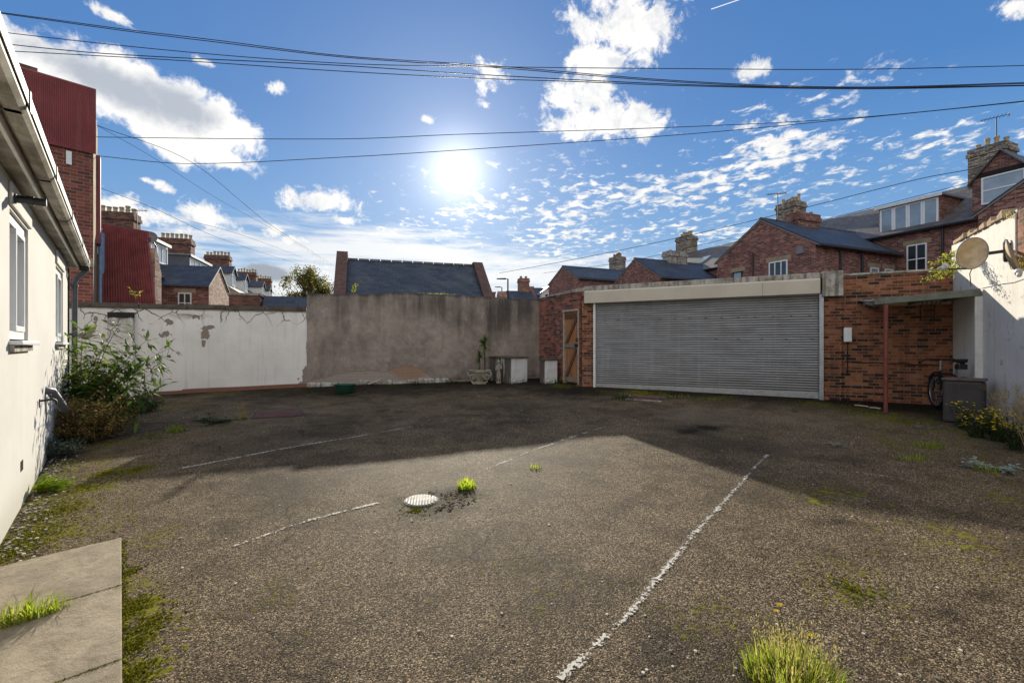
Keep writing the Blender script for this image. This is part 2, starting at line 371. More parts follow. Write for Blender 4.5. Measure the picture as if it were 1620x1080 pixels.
def f_conc(n):
    o = n.obj(); a = n.noise(o, 4.5, 8, .68); b = n.noise(o, 60, 3, .6); s = n.noise(n.new('ShaderNodeMapping', {'Vector': o, 'Scale': (14, 14, 1.2)}).outputs[0], 1., 4, .6)
    c = n.mix(n.sm(a, .35, .65), (.20, .175, .145), (.46, .43, .37))
    c = n.mix(n.m('MULTIPLY', n.sm(s, .48, .66), .65), c, (.07, .055, .042))
    c = n.mix(n.m('MULTIPLY', n.sm(b, .6, .72), .5), c, (.55, .53, .48))
    n.pbr(c, .92, n.bump(n.m('ADD', a, n.m('MULTIPLY', b, .5)), .5, .01), spec=.2)
CONC = mat('weathered_concrete', f_conc)

def f_glass(n):
    fr = n.new('ShaderNodeFresnel', {'IOR': 1.55}).outputs[0]
    gl = n.new('ShaderNodeBsdfGlossy', {'Color': (1, 1, 1), 'Roughness': .015}); tr = n.new('ShaderNodeBsdfTransparent', {'Color': (.80, .86, .84)})
    n.out(n.new('ShaderNodeMixShader', {0: n.m('ADD', n.m('MULTIPLY', fr, .95), .06, clamp=True), 1: tr.outputs[0], 2: gl.outputs[0]}).outputs[0])
GLASS = mat('window_glass', f_glass)
def f_fglass(n):
    o = n.obj(); a = n.noise(o, 1.3, 3)
    n.pbr(n.mix(a, (.10, .14, .18), (.42, .50, .56)), .06, n.bump(n.noise(o, 1.6, 2), .05, .05), spec=1.0)
FGLASS = mat('curtained_window_glass', f_fglass)
def f_dglass(n):
    o = n.obj(); n.pbr((.02, .026, .034), .05, n.bump(n.noise(o, 1.6, 2), .05, .05), spec=.9)
DGLASS = mat('dark_window_glass', f_dglass)
CURTAIN = paint('pale_curtain', (.36, .45, .36), .9, .1, .3, 3)
STONE = paint('sandstone_lintel', (.34, .27, .18), .9, .2, .3, 3, bump=.3)

def f_asph(n):
    o = n.obj(); xy = n.new('ShaderNodeMapping', {'Vector': o, 'Scale': (1, 1, .3)}).outputs[0]
    wv = n.vm('ADD', xy, n.vm('SCALE', n.new('ShaderNodeTexNoise', {'Vector': xy, 'Scale': 60.}).outputs['Color'], scale=.008))
    chipd = n.vor(wv, 150); chipc = n.new('ShaderNodeSeparateColor', {0: n.vor(wv, 150, out='Color')}).outputs[0]
    chip2 = n.vor(wv, 48); chip2c = n.new('ShaderNodeSeparateColor', {0: n.vor(wv, 48, out='Color')}).outputs[0]
    big = n.noise(xy, .55, 6, .62); med = n.noise(xy, 3.2, 6, .66); fin = n.noise(xy, 24, 4, .6)
    c = n.ramp(chipc, [(0, (.031, .0225, .014)), (.34, (.078, .056, .034)), (.60, (.155, .112, .068)), (.82, (.265, .195, .118)), (1, (.50, .39, .24))])
    c = n.mix(n.m('MULTIPLY', n.sm(chipd, .45, .78), .8), c, (.014, .012, .010))
    c = n.mix(n.m('MULTIPLY', n.m('MULTIPLY', n.m('GREATER_THAN', chip2c, .80), n.sm(chip2, .42, .30)), .7), c, (.24, .19, .125))
    c = n.mix(n.m('MULTIPLY', n.sm(med, .44, .66), .42), c, (.026, .020, .015))
    c = n.mix(n.m('MULTIPLY', n.sm(big, .45, .66), .6), c, (.030, .023, .0165))
    lightp = n.sm(n.noise(xy, .42, 4, .55, .6), .56, .72)
    c = n.mix(n.m('MULTIPLY', lightp, .5), c, (.19, .15, .105))
    shade_and_stain = n.attr('shade_and_stain')  # painted shade at the wall feet, plus real stains and oil spots
    d = n.sm(n.m('ADD', shade_and_stain, n.m('ADD', n.m('MULTIPLY', n.m('SUBTRACT', med, .5), .9), n.m('MULTIPLY', n.m('SUBTRACT', fin, .5), .9))), .08, .9)
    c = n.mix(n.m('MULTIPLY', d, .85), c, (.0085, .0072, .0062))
    moss = n.attr('moss')
    mm = n.sm(n.m('ADD', moss, n.m('ADD', n.m('MULTIPLY', n.m('SUBTRACT', med, .5), 1.5), n.m('MULTIPLY', n.m('SUBTRACT', fin, .5), 2.2))), .42, .80)
    mc = n.mix(n.noise(xy, 14, 5, .7), (.045, .045, .006), (.27, .255, .012))
    c = n.mix(n.m('MULTIPLY', mm, .88), c, mc)
    # cracks
    cr = n.vor(n.vm('ADD', xy, n.vm('SCALE', n.new('ShaderNodeTexNoise', {'Vector': xy, 'Scale': 2.2, 'Detail': 5.}).outputs['Color'], scale=.5)), .55, 'DISTANCE_TO_EDGE')
    c = n.mix(n.m('MULTIPLY', n.m('MULTIPLY', n.sm(cr, .0055, .0015), .75), n.sm(big, .47, .56)), c, (.012, .011, .01))
    h = n.m('ADD', n.m('SUBTRACT', n.m('MULTIPLY', fin, .6), n.m('MULTIPLY', chipd, .7)), n.m('MULTIPLY', mm, n.m('MULTIPLY', n.noise(xy, 130, 2), 1.6)))
    nb = n.bump(n.m('MULTIPLY', med, 1.), .35, .02); nb = n.bump(h, .62, .008, nb)
    n.pbr(c, n.m('ADD', .74, n.m('MULTIPLY', mm, .2)), nb, spec=.05)
ASPH = mat('worn_asphalt', f_asph)

def f_line(n):
    o = n.obj(); a = n.noise(o, 7, 5, .65); b = n.vor(o, 52); c_ = n.noise(o, 42, 4, .65)
    wear = n.attr('wear')
    al = n.sm(n.m('ADD', n.m('ADD', n.m('MULTIPLY', a, .6), n.m('MULTIPLY', n.noise(o, 75, 4, .7), .85)), n.m('SUBTRACT', wear, n.m('MULTIPLY', b, .35))), .62, .70)
    p = n.pbr(n.mix(n.noise(o, 30, 3), (.34, .31, .26), (.62, .59, .52)), .8, n.bump(c_, .6, .006), done=False)
    t = n.new('ShaderNodeBsdfTransparent')
    n.out(n.new('ShaderNodeMixShader', {0: al, 1: t.outputs[0], 2: p}).outputs[0])
LINE = mat('worn_line_paint', f_line)

def f_white(n):                                # painted boundary wall, peeling and cracked
    o = n.obj(); v = n.wallvec()
    a = n.noise(o, 1.1, 6, .65); fin = n.noise(o, 26, 5, .65); med = n.noise(o, 5, 5, .65)
    c = n.mix(n.sm(a, .35, .7), (.80, .745, .68), (.70, .65, .59))
    st = n.noise(n.new('ShaderNodeMapping', {'Vector': o, 'Scale': (9, 9, .7)}).outputs[0], 1., 5, .6)
    c = n.mix(n.m('MULTIPLY', n.sm(st, .50, .72), .30), c, (.38, .345, .30))
    wv = n.vm('ADD', v, n.vm('SCALE', n.new('ShaderNodeTexNoise', {'Vector': v, 'Scale': 3., 'Detail': 4.}).outputs['Color'], scale=.28))
    cr = n.vor(wv, 2.6, 'DISTANCE_TO_EDGE')
    crk = n.m('MULTIPLY', n.sm(cr, .034, .008), n.sm(n.m('ADD', n.attr('crack'), n.m('MULTIPLY', n.m('SUBTRACT', med, .5), .9)), .28, .62))
    c = n.mix(n.m('MULTIPLY', crk, .85), c, (.085, .068, .05))
    ln = n.new('ShaderNodeTexBrick', {'Vector': v, 'Color1': (0, 0, 0), 'Color2': (0, 0, 0), 'Mortar': (1, 1, 1), 'Scale': 1., 'Mortar Size': .004, 'Brick Width': .45, 'Row Height': .225})
    c = n.mix(n.m('MULTIPLY', n.m('MULTIPLY', ln.outputs['Fac'], n.sm(med, .45, .62)), .20), c, (.28, .25, .22))
    dt = n.sm(n.m('ADD', n.attr('dirt'), n.m('MULTIPLY', n.m('SUBTRACT', med, .5), 1.2)), .15, .8)
    c = n.mix(n.m('MULTIPLY', dt, .75), c, (.16, .125, .09))
    cell = n.new('ShaderNodeSeparateColor', {0: n.vor(n.vm('ADD', v, n.vm('SCALE', n.new('ShaderNodeTexNoise', {'Vector': v, 'Scale': 11.}).outputs['Color'], scale=.05)), 10, out='Color')}).outputs[0]
    pk = n.m('ADD', n.attr('peel'), n.m('ADD', n.m('MULTIPLY', n.m('SUBTRACT', cell, .5), .42), n.m('ADD', n.m('MULTIPLY', n.m('SUBTRACT', med, .5), .4), n.m('MULTIPLY', n.m('SUBTRACT', fin, .5), .16))))
    pl = n.sm(pk, .44, .47)
    c = n.mix(pl, c, n.mix(fin, (.20, .16, .125), (.31, .255, .20)))
    bk = n.sm(n.m('ADD', n.attr('black'), n.m('MULTIPLY', n.m('SUBTRACT', fin, .5), 1.6)), .30, .55)
    c = n.mix(bk, c, (.030, .026, .022))
    c = n.mix(n.sm(n.attr('plinth'), .45, .55), c, n.mix(med, (.16, .065, .045), (.28, .14, .10)))
    h = n.m('SUBTRACT', n.m('MULTIPLY', fin, .35), n.m('ADD', n.m('MULTIPLY', pl, .8), crk))
    n.pbr(c, .85, n.bump(h, .6, .012), spec=.25)
WHITEWALL = mat('peeling_white_paint', f_white)

def f_grey(n):
    o = n.obj(); a = n.noise(o, .8, 6, .65); med = n.noise(o, 4, 6, .68); fin = n.noise(o, 40, 4, .6)
    st = n.noise(n.new('ShaderNodeMapping', {'Vector': o, 'Scale': (5, 5, .45)}).outputs[0], 1., 6, .65)
    c = n.mix(n.sm(a, .36, .64), (.335, .275, .222), (.235, .19, .155))
    c = n.mix(n.m('MULTIPLY', n.sm(med, .46, .62), .45), c, (.15, .125, .11))
    c = n.mix(n.m('MULTIPLY', n.sm(med, .44, .30), .75), c, (.42, .37, .32)); c = n.mix(n.m('MULTIPLY', n.sm(n.noise(o, 1.7, 7, .72), .53, .66), .45), c, (.12, .10, .088))
    dk = n.sm(n.m('ADD', n.attr('dirt'), n.m('MULTIPLY', n.m('SUBTRACT', st, .5), 1.5)), .12, .9)
    c = n.mix(n.m('MULTIPLY', dk, .88), c, (.055, .046, .040))
    pl_ = n.attr('peel'); pk = n.m('ADD', pl_, n.m('ADD', n.m('MULTIPLY', n.m('SUBTRACT', med, .5), .5), n.m('MULTIPLY', n.m('SUBTRACT', fin, .5), .2)))
    pl = n.sm(pk, .45, .49)
    v = n.wallvec(); b = n.new('ShaderNodeTexBrick', {'Vector': v, 'Color1': (.22, .11, .07), 'Color2': (.36, .24, .17), 'Mortar': (.42, .36, .30), 'Scale': 1., 'Mortar Size': .011, 'Brick Width': .225, 'Row Height': .075})
    bc = n.mix(n.sm(n.noise(o, 9, 5, .75), .30, .52), b.outputs['Color'], n.mix(fin, (.22, .18, .15), (.42, .36, .31)))
    bc = n.mix(n.m('MULTIPLY', n.sm(n.attr('orange'), .3, .6), .65), bc, (.32, .165, .095))
    c = n.mix(pl, c, bc)
    c = n.mix(n.sm(pk, .41, .45), c, n.mix(pl, (.36, .20, .13), c))
    h = n.m('SUBTRACT', n.m('ADD', n.m('MULTIPLY', fin, .5), n.m('MULTIPLY', med, .8)), n.m('MULTIPLY', pl, n.m('ADD', 1., n.m('MULTIPLY', b.outputs['Fac'], .6))))
    n.pbr(c, .93, n.bump(h, .7, .014), spec=.2)
GREYWALL = mat('stained_grey_render', f_grey)

def f_house(n):                                # smooth painted render
    o = n.obj(); a = n.noise(o, .9, 5, .6); st = n.noise(n.new('ShaderNodeMapping', {'Vector': o, 'Scale': (10, 10, .6)}).outputs[0], 1., 4, .6); f = n.noise(o, 55, 4, .6)
    c = n.mix(n.sm(a, .35, .7), (.60, .58, .535), (.54, .52, .475))
    c = n.mix(n.m('MULTIPLY', n.sm(st, .52, .72), .16), c, (.42, .38, .31))
    z = n.new('ShaderNodeSeparateXYZ', {0: o}).outputs[2]
    c = n.mix(n.m('MULTIPLY', n.sm(n.m('ADD', z, n.m('MULTIPLY', n.m('SUBTRACT', a, .5), .5)), .42, .12), .40), c, (.30, .28, .20))
    n.pbr(c, .85, n.bump(n.m('ADD', f, n.m('MULTIPLY', n.noise(o, 7, 4), 1.4)), .30, .006), spec=.25)
HOUSEWALL = mat('cream_painted_render', f_house)

def f_right(n):
    o = n.obj(); v = n.wallvec(); a = n.noise(o, 1.3, 6, .65); med = n.noise(o, 6, 5, .65); f = n.noise(o, 50, 4, .6)
    st = n.noise(n.new('ShaderNodeMapping', {'Vector': o, 'Scale': (12, 12, .5)}).outputs[0], 1., 5, .62)
    c = n.mix(n.sm(a, .35, .7), (.66, .635, .58), (.57, .545, .49))
    c = n.mix(n.m('MULTIPLY', n.sm(st, .50, .70), .32), c, (.36, .32, .24))
    wv = n.vm('ADD', v, n.vm('SCALE', n.new('ShaderNodeTexNoise', {'Vector': v, 'Scale': 4., 'Detail': 4.}).outputs['Color'], scale=.3))
    cr = n.vor(n.new('ShaderNodeMapping', {'Vector': wv, 'Scale': (1.6, .8, 1)}).outputs[0], 2.0, 'DISTANCE_TO_EDGE')
    c = n.mix(n.m('MULTIPLY', n.m('MULTIPLY', n.sm(cr, .020, .006), n.sm(med, .50, .60)), .55), c, (.10, .09, .08))
    n.pbr(c, .85, n.bump(n.m('ADD', f, med), .30, .008), spec=.25)
RIGHTWALL = mat('cracked_cream_render', f_right)

def f_corr(n):
    o = n.obj(); a = n.noise(o, 1.2, 6, .6); s = n.noise(n.new('ShaderNodeMapping', {'Vector': o, 'Scale': (9, 9, .8)}).outputs[0], 1., 4, .6)
    c = n.mix(n.sm(a, .35, .7), (.31, .075, .074), (.215, .052, .052)); c = n.mix(n.m('MULTIPLY', n.sm(s, .5, .7), .3), c, (.36, .14, .13))
    n.pbr(c, .5, spec=.4)
RED_SHEET = mat('red_painted_sheet', f_corr)

def f_shut(n):
    o = n.obj(); a = n.noise(n.new('ShaderNodeMapping', {'Vector': o, 'Scale': (1.2, 1, 22)}).outputs[0], 1., 4, .6); b = n.noise(o, 3, 5, .65)
    st = n.noise(n.new('ShaderNodeMapping', {'Vector': o, 'Scale': (10, 1, .5)}).outputs[0], 1., 4, .6)
    c = n.mix(n.sm(a, .35, .7), (.345, .345, .345), (.235, .235, .235)); c = n.mix(n.m('MULTIPLY', n.sm(b, .48, .70), .40), c, (.19, .17, .145)); c = n.mix(n.m('MULTIPLY', n.sm(st, .52, .7), .28), c, (.48, .47, .45))
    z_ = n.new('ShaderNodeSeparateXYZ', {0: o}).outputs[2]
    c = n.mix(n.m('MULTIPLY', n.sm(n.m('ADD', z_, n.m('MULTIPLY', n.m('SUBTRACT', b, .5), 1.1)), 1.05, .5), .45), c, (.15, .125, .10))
    n.pbr(c, .48, metal=.35, spec=.5)
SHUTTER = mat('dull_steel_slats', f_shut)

def f_wood(n):
    o = n.obj(); g = n.noise(n.new('ShaderNodeMapping', {'Vector': o, 'Scale': (30, 30, 1.6)}).outputs[0], 1., 5, .6, .8)
    c = n.mix(n.sm(g, .35, .68), (.38, .175, .070), (.22, .098, .042)); c = n.mix(n.m('MULTIPLY', n.sm(n.noise(o, 2.2, 4), .5, .7), .4), c, (.10, .055, .035))
    n.pbr(c, .62, n.bump(g, .35, .004), spec=.35)
WOOD = mat('stained_boarding', f_wood)
WOOD_D = paint('dark_stained_timber', (.13, .062, .035), .6, .35, .35, 7, bump=.3)
WOOD_G = paint('grey_weathered_timber', (.22, .19, .16), .8, .25, .4, 7, bump=.4)
WOOD_PALE = paint('pale_split_timber', (.52, .43, .31), .75, .25, .3, 12, bump=.4)

def f_slab(n):
    o = n.obj(); g = n.noise(o, 7, 8, .7, .4); f = n.noise(o, 140, 4, .65); a = n.noise(o, 1.7, 6, .62); m_ = n.noise(o, 26, 5, .7)
    c = n.mix(n.sm(g, .32, .68), (.37, .31, .225), (.245, .205, .148)); c = n.mix(n.m('MULTIPLY', n.sm(a, .45, .66), .6), c, (.165, .135, .097))
    c = n.mix(n.m('MULTIPLY', n.sm(m_, .52, .68), .45), c, (.17, .14, .10)); c = n.mix(n.m('MULTIPLY', n.sm(f, .56, .72), .5), c, (.44, .375, .28))
    n.pbr(c, .88, n.bump(n.m('ADD', n.m('ADD', g, n.m('MULTIPLY', m_, .5)), n.m('MULTIPLY', f, .28)), .75, .014), spec=.15)
SLAB = mat('riven_paving_stone', f_slab)
SOFFIT = paint('stained_soffit_board', (.43, .40, .34), .75, .3, .5, 2.5)
def f_soff(n):
    o = n.obj(); a = n.noise(o, 2.2, 6, .65); s = n.noise(n.new('ShaderNodeMapping', {'Vector': o, 'Scale': (3, 30, 30)}).outputs[0], 1., 4, .6)
    c = n.mix(n.sm(a, .35, .65), (.42, .39, .32), (.16, .135, .095)); c = n.mix(n.m('MULTIPLY', n.sm(s, .5, .66), .6), c, (.10, .085, .055))
    n.pbr(c, .6, spec=.35)
GUTTER = mat('grimy_gutter_plastic', f_soff)

L_BUSH = leafmat('laurel_leaf', [(0, (.018, .045, .012)), (.4, (.034, .082, .018)), (.75, (.062, .135, .026)), (1, (.16, .24, .04))], .42, .5, .13)
L_DRY = leafmat('drying_leaf', [(0, (.06, .065, .020)), (.35, (.15, .135, .036)), (.7, (.32, .22, .065)), (1, (.52, .29, .12))], .40)
L_GREY = leafmat('grey_green_leaf', [(0, (.035, .060, .040)), (.5, (.075, .11, .075)), (1, (.14, .18, .13))], .35)
L_FERN = leafmat('lit_fern_leaf', [(0, (.16, .24, .015)), (.5, (.30, .40, .02)), (1, (.50, .54, .03))], .72, .5, .55)
L_GRASS = leafmat('grass_blade', [(0, (.08, .13, .012)), (.45, (.20, .26, .018)), (.78, (.36, .39, .03)), (.9, (.42, .36, .09)), (1, (.44, .34, .14))], .6, .5, .28)
L_DRYG = leafmat('dry_grass', [(0, (.25, .18, .07)), (1, (.46, .34, .15))], .5)
L_TREE = leafmat('autumn_leaf', [(0, (.030, .045, .014)), (.5, (.075, .090, .018)), (.8, (.19, .15, .03)), (1, (.42, .22, .04))], .45, .5, .12)
L_YEL = leafmat('yellowing_leaf', [(0, (.12, .17, .02)), (.5, (.28, .30, .03)), (1, (.46, .38, .05))], .55)
L_WEED = leafmat('dark_weed_leaf', [(0, (.015, .030, .010)), (.6, (.035, .065, .018)), (1, (.07, .11, .03))], .35)
L_SILV = leafmat('silvery_leaf', [(0, (.16, .20, .16)), (1, (.38, .42, .36))], .25, .6)
L_CORD = leafmat('cordyline_leaf', [(0, (.035, .075, .020)), (.6, (.075, .14, .030)), (1, (.22, .24, .06))], .35)
FLOWER = leafmat('yellow_petal', [(0, (.65, .45, .01)), (1, (.80, .62, .03))], .3)
SEED = leafmat('pale_seed_head', [(0, (.40, .35, .26)), (1, (.62, .56, .45))], .4)
TWIG = paint('brown_twig', (.13, .085, .05), .85, .2, .3, 20)
TWIG_PALE = paint('straw_twig', (.38, .28, .14), .85, .2, .3, 20)
BARK = paint('bark', (.10, .08, .06), .9, .2, .4, 9, bump=.6)
STONEWARE = paint('cast_stone', (.33, .29, .22), .9, .2, .45, 8, bump=.5)
SOIL = paint('dark_soil', (.025, .019, .014), .95, .1, .3, 30, bump=.8)
#SETTING#
# ------------------------------------------------------------------ frames of the yard
HOUSE = Frame((-.501, -.414), u=(-.637, .771))                 # left bungalow wall, x runs away from the camera
W1 = (-5.03, 11.62); W2 = (.74, 12.88)
WHITE = Frame((-9.75, 9.86), W1)
GREY = Frame(W1, W2)
GL = (1.593, 11.164)
GATE = Frame(W2, GL)
GAR = Frame((1.907, 11.0), u=(.887, -.463))
CORN = GAR.P(6.337)
RIGHT = Frame(CORN, u=(-.463, -.887))
HX1 = 10.55                                                    # far corner of the bungalow wall

def seg_d(X, Y, a, b):
    a = np.array(a[:2]); b = np.array(b[:2]); d = b - a; t = np.clip(((X - a[0]) * d[0] + (Y - a[1]) * d[1]) / (d @ d), 0, 1)
    return np.hypot(X - a[0] - t * d[0], Y - a[1] - t * d[1])

def set_attr(me, name, vals):
    at = me.attributes.new(name, 'FLOAT', 'POINT'); at.data.foreach_set('value', np.asarray(vals, dtype=np.float32).ravel())

def build_ground():
    xs = np.concatenate([[-3000, -400, -80, -30, -18], np.arange(-12, 12.001, .1), [18, 30, 80, 400, 3000]])
    ys = np.concatenate([[-3000, -400, -60, -15], np.arange(-4, 14.001, .1), [20, 40, 100, 500, 4000]])
    X, Y = np.meshgrid(xs, ys); Z = .045 * np.clip(Y, -4, 13.2) + .012 * np.clip(X, -12, 12)
    Z = Z + np.where((abs(X) < 12) & (Y > -4) & (Y < 13), .012 * np.sin(X * 1.3 + 1) * np.sin(Y * 1.1) + .006 * np.sin(X * 3.1) * np.sin(Y * 2.7 + 2), 0)
    nx, ny = len(xs), len(ys)
    idx = np.arange(nx * ny).reshape(ny, nx)
    f = np.stack([idx[:-1, :-1], idx[:-1, 1:], idx[1:, 1:], idx[1:, :-1]], -1).reshape(-1, 4)
    me = bpy.data.meshes.new('ground'); me.from_pydata(np.stack([X, Y, Z], -1).reshape(-1, 3).tolist(), [], f.tolist())
    me.materials.append(ASPH); me.polygons.foreach_set('use_smooth', [True] * len(me.polygons))
    moss = np.zeros_like(X); shade_and_stain = np.zeros_like(X)
    for px, py, r, w in ((30, 850, .75, .62), (90, 800, .6, .6), (20, 800, .5, .6), (130, 770, .5, .58), (120, 735, .5, .6), (180, 700, .5, .5), (170, 745, .28, .66), (215, 742, .25, .62),
                         (215, 960, .20, .78), (208, 1010, .19, .82), (212, 1060, .2, .68), (245, 1000, .3, .46), (205, 925, .2, .7), (250, 850, .25, .5),
                         (660, 800, .36, .45), (735, 785, .35, .3), (1340, 935, .34, .50), (1355, 910, .25, .45), (1310, 785, .4, .52), (1240, 765, .3, .42), (1540, 870, .6, .45), (1600, 790, .6, .5),
                         (1450, 700, .8, .46), (1520, 690, .7, .5), (1400, 660, .8, .62), (1300, 640, .6, .62), (1130, 630, .7, .55), (1010, 622, .6, .66), (960, 620, .4, .5), (890, 610, .5, .6),
                         (160, 665, .8, .5), (285, 690, .5, .42), (355, 668, .4, .45), (250, 645, .9, .5), (350, 622, .7, .5), (460, 615, .6, .5), (620, 606, .7, .45), (1110, 960, .5, .32), (690, 700, .5, .25), (500, 905, .5, .3), (860, 900, .6, .26)):
        p = G(px, py); moss = np.maximum(moss, w * np.exp(-(((X - p.x) ** 2 + (Y - p.y) ** 2) / r ** 2) ** 1.0))
    for a, b, r, w in ((WHITE.o, W1, 1.1, .85), (W1, W2, 2.3, 1.05), (W2, GL, 1.9, 1.1), (GAR.P(0), GAR.P(4.8), 1.1, 1.0), (GAR.P(4.8), CORN, 1.3, 1.0), (CORN, RIGHT.P(2), .7, .8), (HOUSE.P(5), HOUSE.P(HX1), .35, .5)):  # shade along the walls painted into the asphalt, over some real dirt
        shade_and_stain = np.maximum(shade_and_stain, w * np.exp(-(seg_d(X, Y, a, b) / r) ** 1.6))
    rs_ = random.Random(8)
    for k_ in range(34): p = G(rs_.uniform(150, 1600), 660 + 400 * rs_.random() ** 1.3); r = rs_.uniform(.05, .22); shade_and_stain = np.maximum(shade_and_stain, rs_.uniform(.35, .62) * np.exp(-(((X - p.x) / r) ** 2 + ((Y - p.y) / (r * rs_.uniform(.5, 1.6))) ** 2)))
    for px, py, r, w in ((1120, 676, .20, 1.2), (1100, 680, .13, .9), (1085, 682, .14, .9), (708, 785, .28, 1.15), (675, 806, .24, 1.0), (640, 795, .14, .9), (600, 660, 1.3, .4), (820, 655, 1.2, .45), (445, 656, .5, .5)):
        p = G(px, py); shade_and_stain = np.maximum(shade_and_stain, w * np.exp(-((X - p.x) ** 2 + (Y - p.y) ** 2) / r ** 2))
    set_attr(me, 'moss', moss); set_attr(me, 'shade_and_stain', shade_and_stain)
    o = bpy.data.objects.new('ground', me); C.objects.link(o); tag(o, kind='structure')
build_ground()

# ------------------------------------------------------------------ painted bay lines
def parking_line(pts, width, wear, label):
    P = []; 
    for (a, b) in zip(pts[:-1], pts[1:]):
        a, b = G(*a), G(*b); k = max(2, int((b - a).length / .15))
        P += [a.lerp(b, i / k) for i in range(k)]
    P.append(G(*pts[-1])); vs, fs, wr = [], [], []
    for i, p in enumerate(P):
        d = (P[min(i + 1, len(P) - 1)] - P[max(i - 1, 0)]); d.z = 0; d.normalize(); s = Vector((-d.y, d.x, 0)) * width / 2
        for ei, q in enumerate((p - s, p, p + s)):
            z = gz(q.x, q.y) + .005
            vs.append((q.x, q.y, z)); t = i / (len(P) - 1)
            wr.append(wear[0] + (wear[1] - wear[0]) * t + (.05 if ei == 1 else -.16))
    for i in range(len(P) - 1):
        fs += [(3 * i, 3 * i + 3, 3 * i + 4, 3 * i + 1), (3 * i + 1, 3 * i + 4, 3 * i + 5, 3 * i + 2)]
    me = bpy.data.meshes.new('parking_line'); me.from_pydata(vs, [], fs); me.materials.append(LINE); set_attr(me, 'wear', wr)
    o = bpy.data.objects.new('parking_line', me); C.objects.link(o); tag(o, label, 'road marking', 'worn white bay lines', 'structure')
parking_line([(288, 740), (400, 719), (520, 697), (690, 668), (760, 655)], .058, (.20, -.05), 'worn white bay line in the shade nearest the white wall')
parking_line([(368, 865), (480, 826), (600, 796)], .057, (.07, .12), 'short worn white bay line running up to the round drain cover')
parking_line([(755, 747), (845, 711), (955, 676)], .075, (.02, .05), 'faint white bay line beyond the round drain cover')
parking_line([(885, 1079), (985, 985), (1085, 860), (1200, 735), (1214, 720)], .060, (.11, .06), 'long white bay line running to the bottom edge of the photo')
parking_line([(1352, 747), (1425, 757), (1505, 775)], .07, (.02, -.08), 'faint broken white bay line in the shade near the right wall')

# ------------------------------------------------------------------ paved path by the house
def build_path():
    mb = MB(); p0 = G(192, 857); F = HOUSE
    q = Vector((p0.x, p0.y)) - F.o; x0 = q.dot(F.u); y0 = q.dot(F.v)      # far outer corner of the slabs, in the house frame
    xj = x0
    for k in range(6):
        x1, x2 = xj - .785 + .004, xj
        def c(x, y, z): p = F.P(x, y); return (p.x, p.y, gz(p.x, p.y) + z)
        for (ya, yb) in ((y0, -.012),):
            b = .006
            mb.hexa([c(x1, ya, -.05), c(x2, ya, -.05), c(x2, yb, -.05), c(x1, yb, -.05), c(x1, ya, .030), c(x2, ya, .030), c(x2, yb, .030), c(x1, yb, .030)])
        xj -= .785
    o = mb.build('path', SLAB, bevel=.005); tag(o, kind='structure')
    return x0
PX0 = build_path()

# ------------------------------------------------------------------ walls with painted-on fields
def fieldwall(name, m, L, thick, zb, zt, ds, dz, fields, parent):
    nx = int(L / ds) + 1; xs = np.linspace(0, L, nx); top = np.array([zt(x) for x in xs]); bot = np.array([zb(x) for x in xs])
    nz = int((top.max() - bot.min()) / dz) + 1; T = np.linspace(0, 1, nz)
    X = np.repeat(xs[:, None], nz, 1); Z = bot[:, None] + (top - bot)[:, None] * T[None]
    n = nx * nz; front = np.stack([X, np.zeros_like(X), Z], -1).reshape(-1, 3); back = np.stack([X, np.full_like(X, thick), Z], -1).reshape(-1, 3)
    i = np.arange(n).reshape(nx, nz)
    q = lambda a, b, c, d: np.stack([a, b, c, d], -1).reshape(-1, 4)
    F = [q(i[:-1, :-1], i[1:, :-1], i[1:, 1:], i[:-1, 1:]), q(i[:-1, :-1], i[:-1, 1:], i[1:, 1:], i[1:, :-1]) + n]
    F.append(q(i[:-1, -1], i[1:, -1], i[1:, -1] + n, i[:-1, -1] + n))
    F.append(q(i[0, :-1], i[0, 1:], i[0, 1:] + n, i[0, :-1] + n)); F.append(q(i[-1, :-1], i[-1, :-1] + n, i[-1, 1:] + n, i[-1, 1:]))
    me = bpy.data.meshes.new(name); me.from_pydata(np.concatenate([front, back]).tolist(), [], np.concatenate(F).tolist()); me.materials.append(m)
    for k, fn in fields.items(): v = fn(X, Z); set_attr(me, k, np.concatenate([v.ravel(), v.ravel() * 0.6]))
    o = bpy.data.objects.new(name, me); C.objects.link(o); o.parent = parent; return o
def gauss(X, Z, cx, cz, rx, rz): return np.exp(-((X - cx) / rx) ** 2 - ((Z - cz) / rz) ** 2)
def spots(frame, lst, X, Z, base=0.):
    v = np.full_like(X, base)
    for px, py, rx, rz, w in lst:
        cx, cz = frame.at(px, py); v = np.maximum(v, w * gauss(X, Z, cx, cz, rx, rz))
    return v

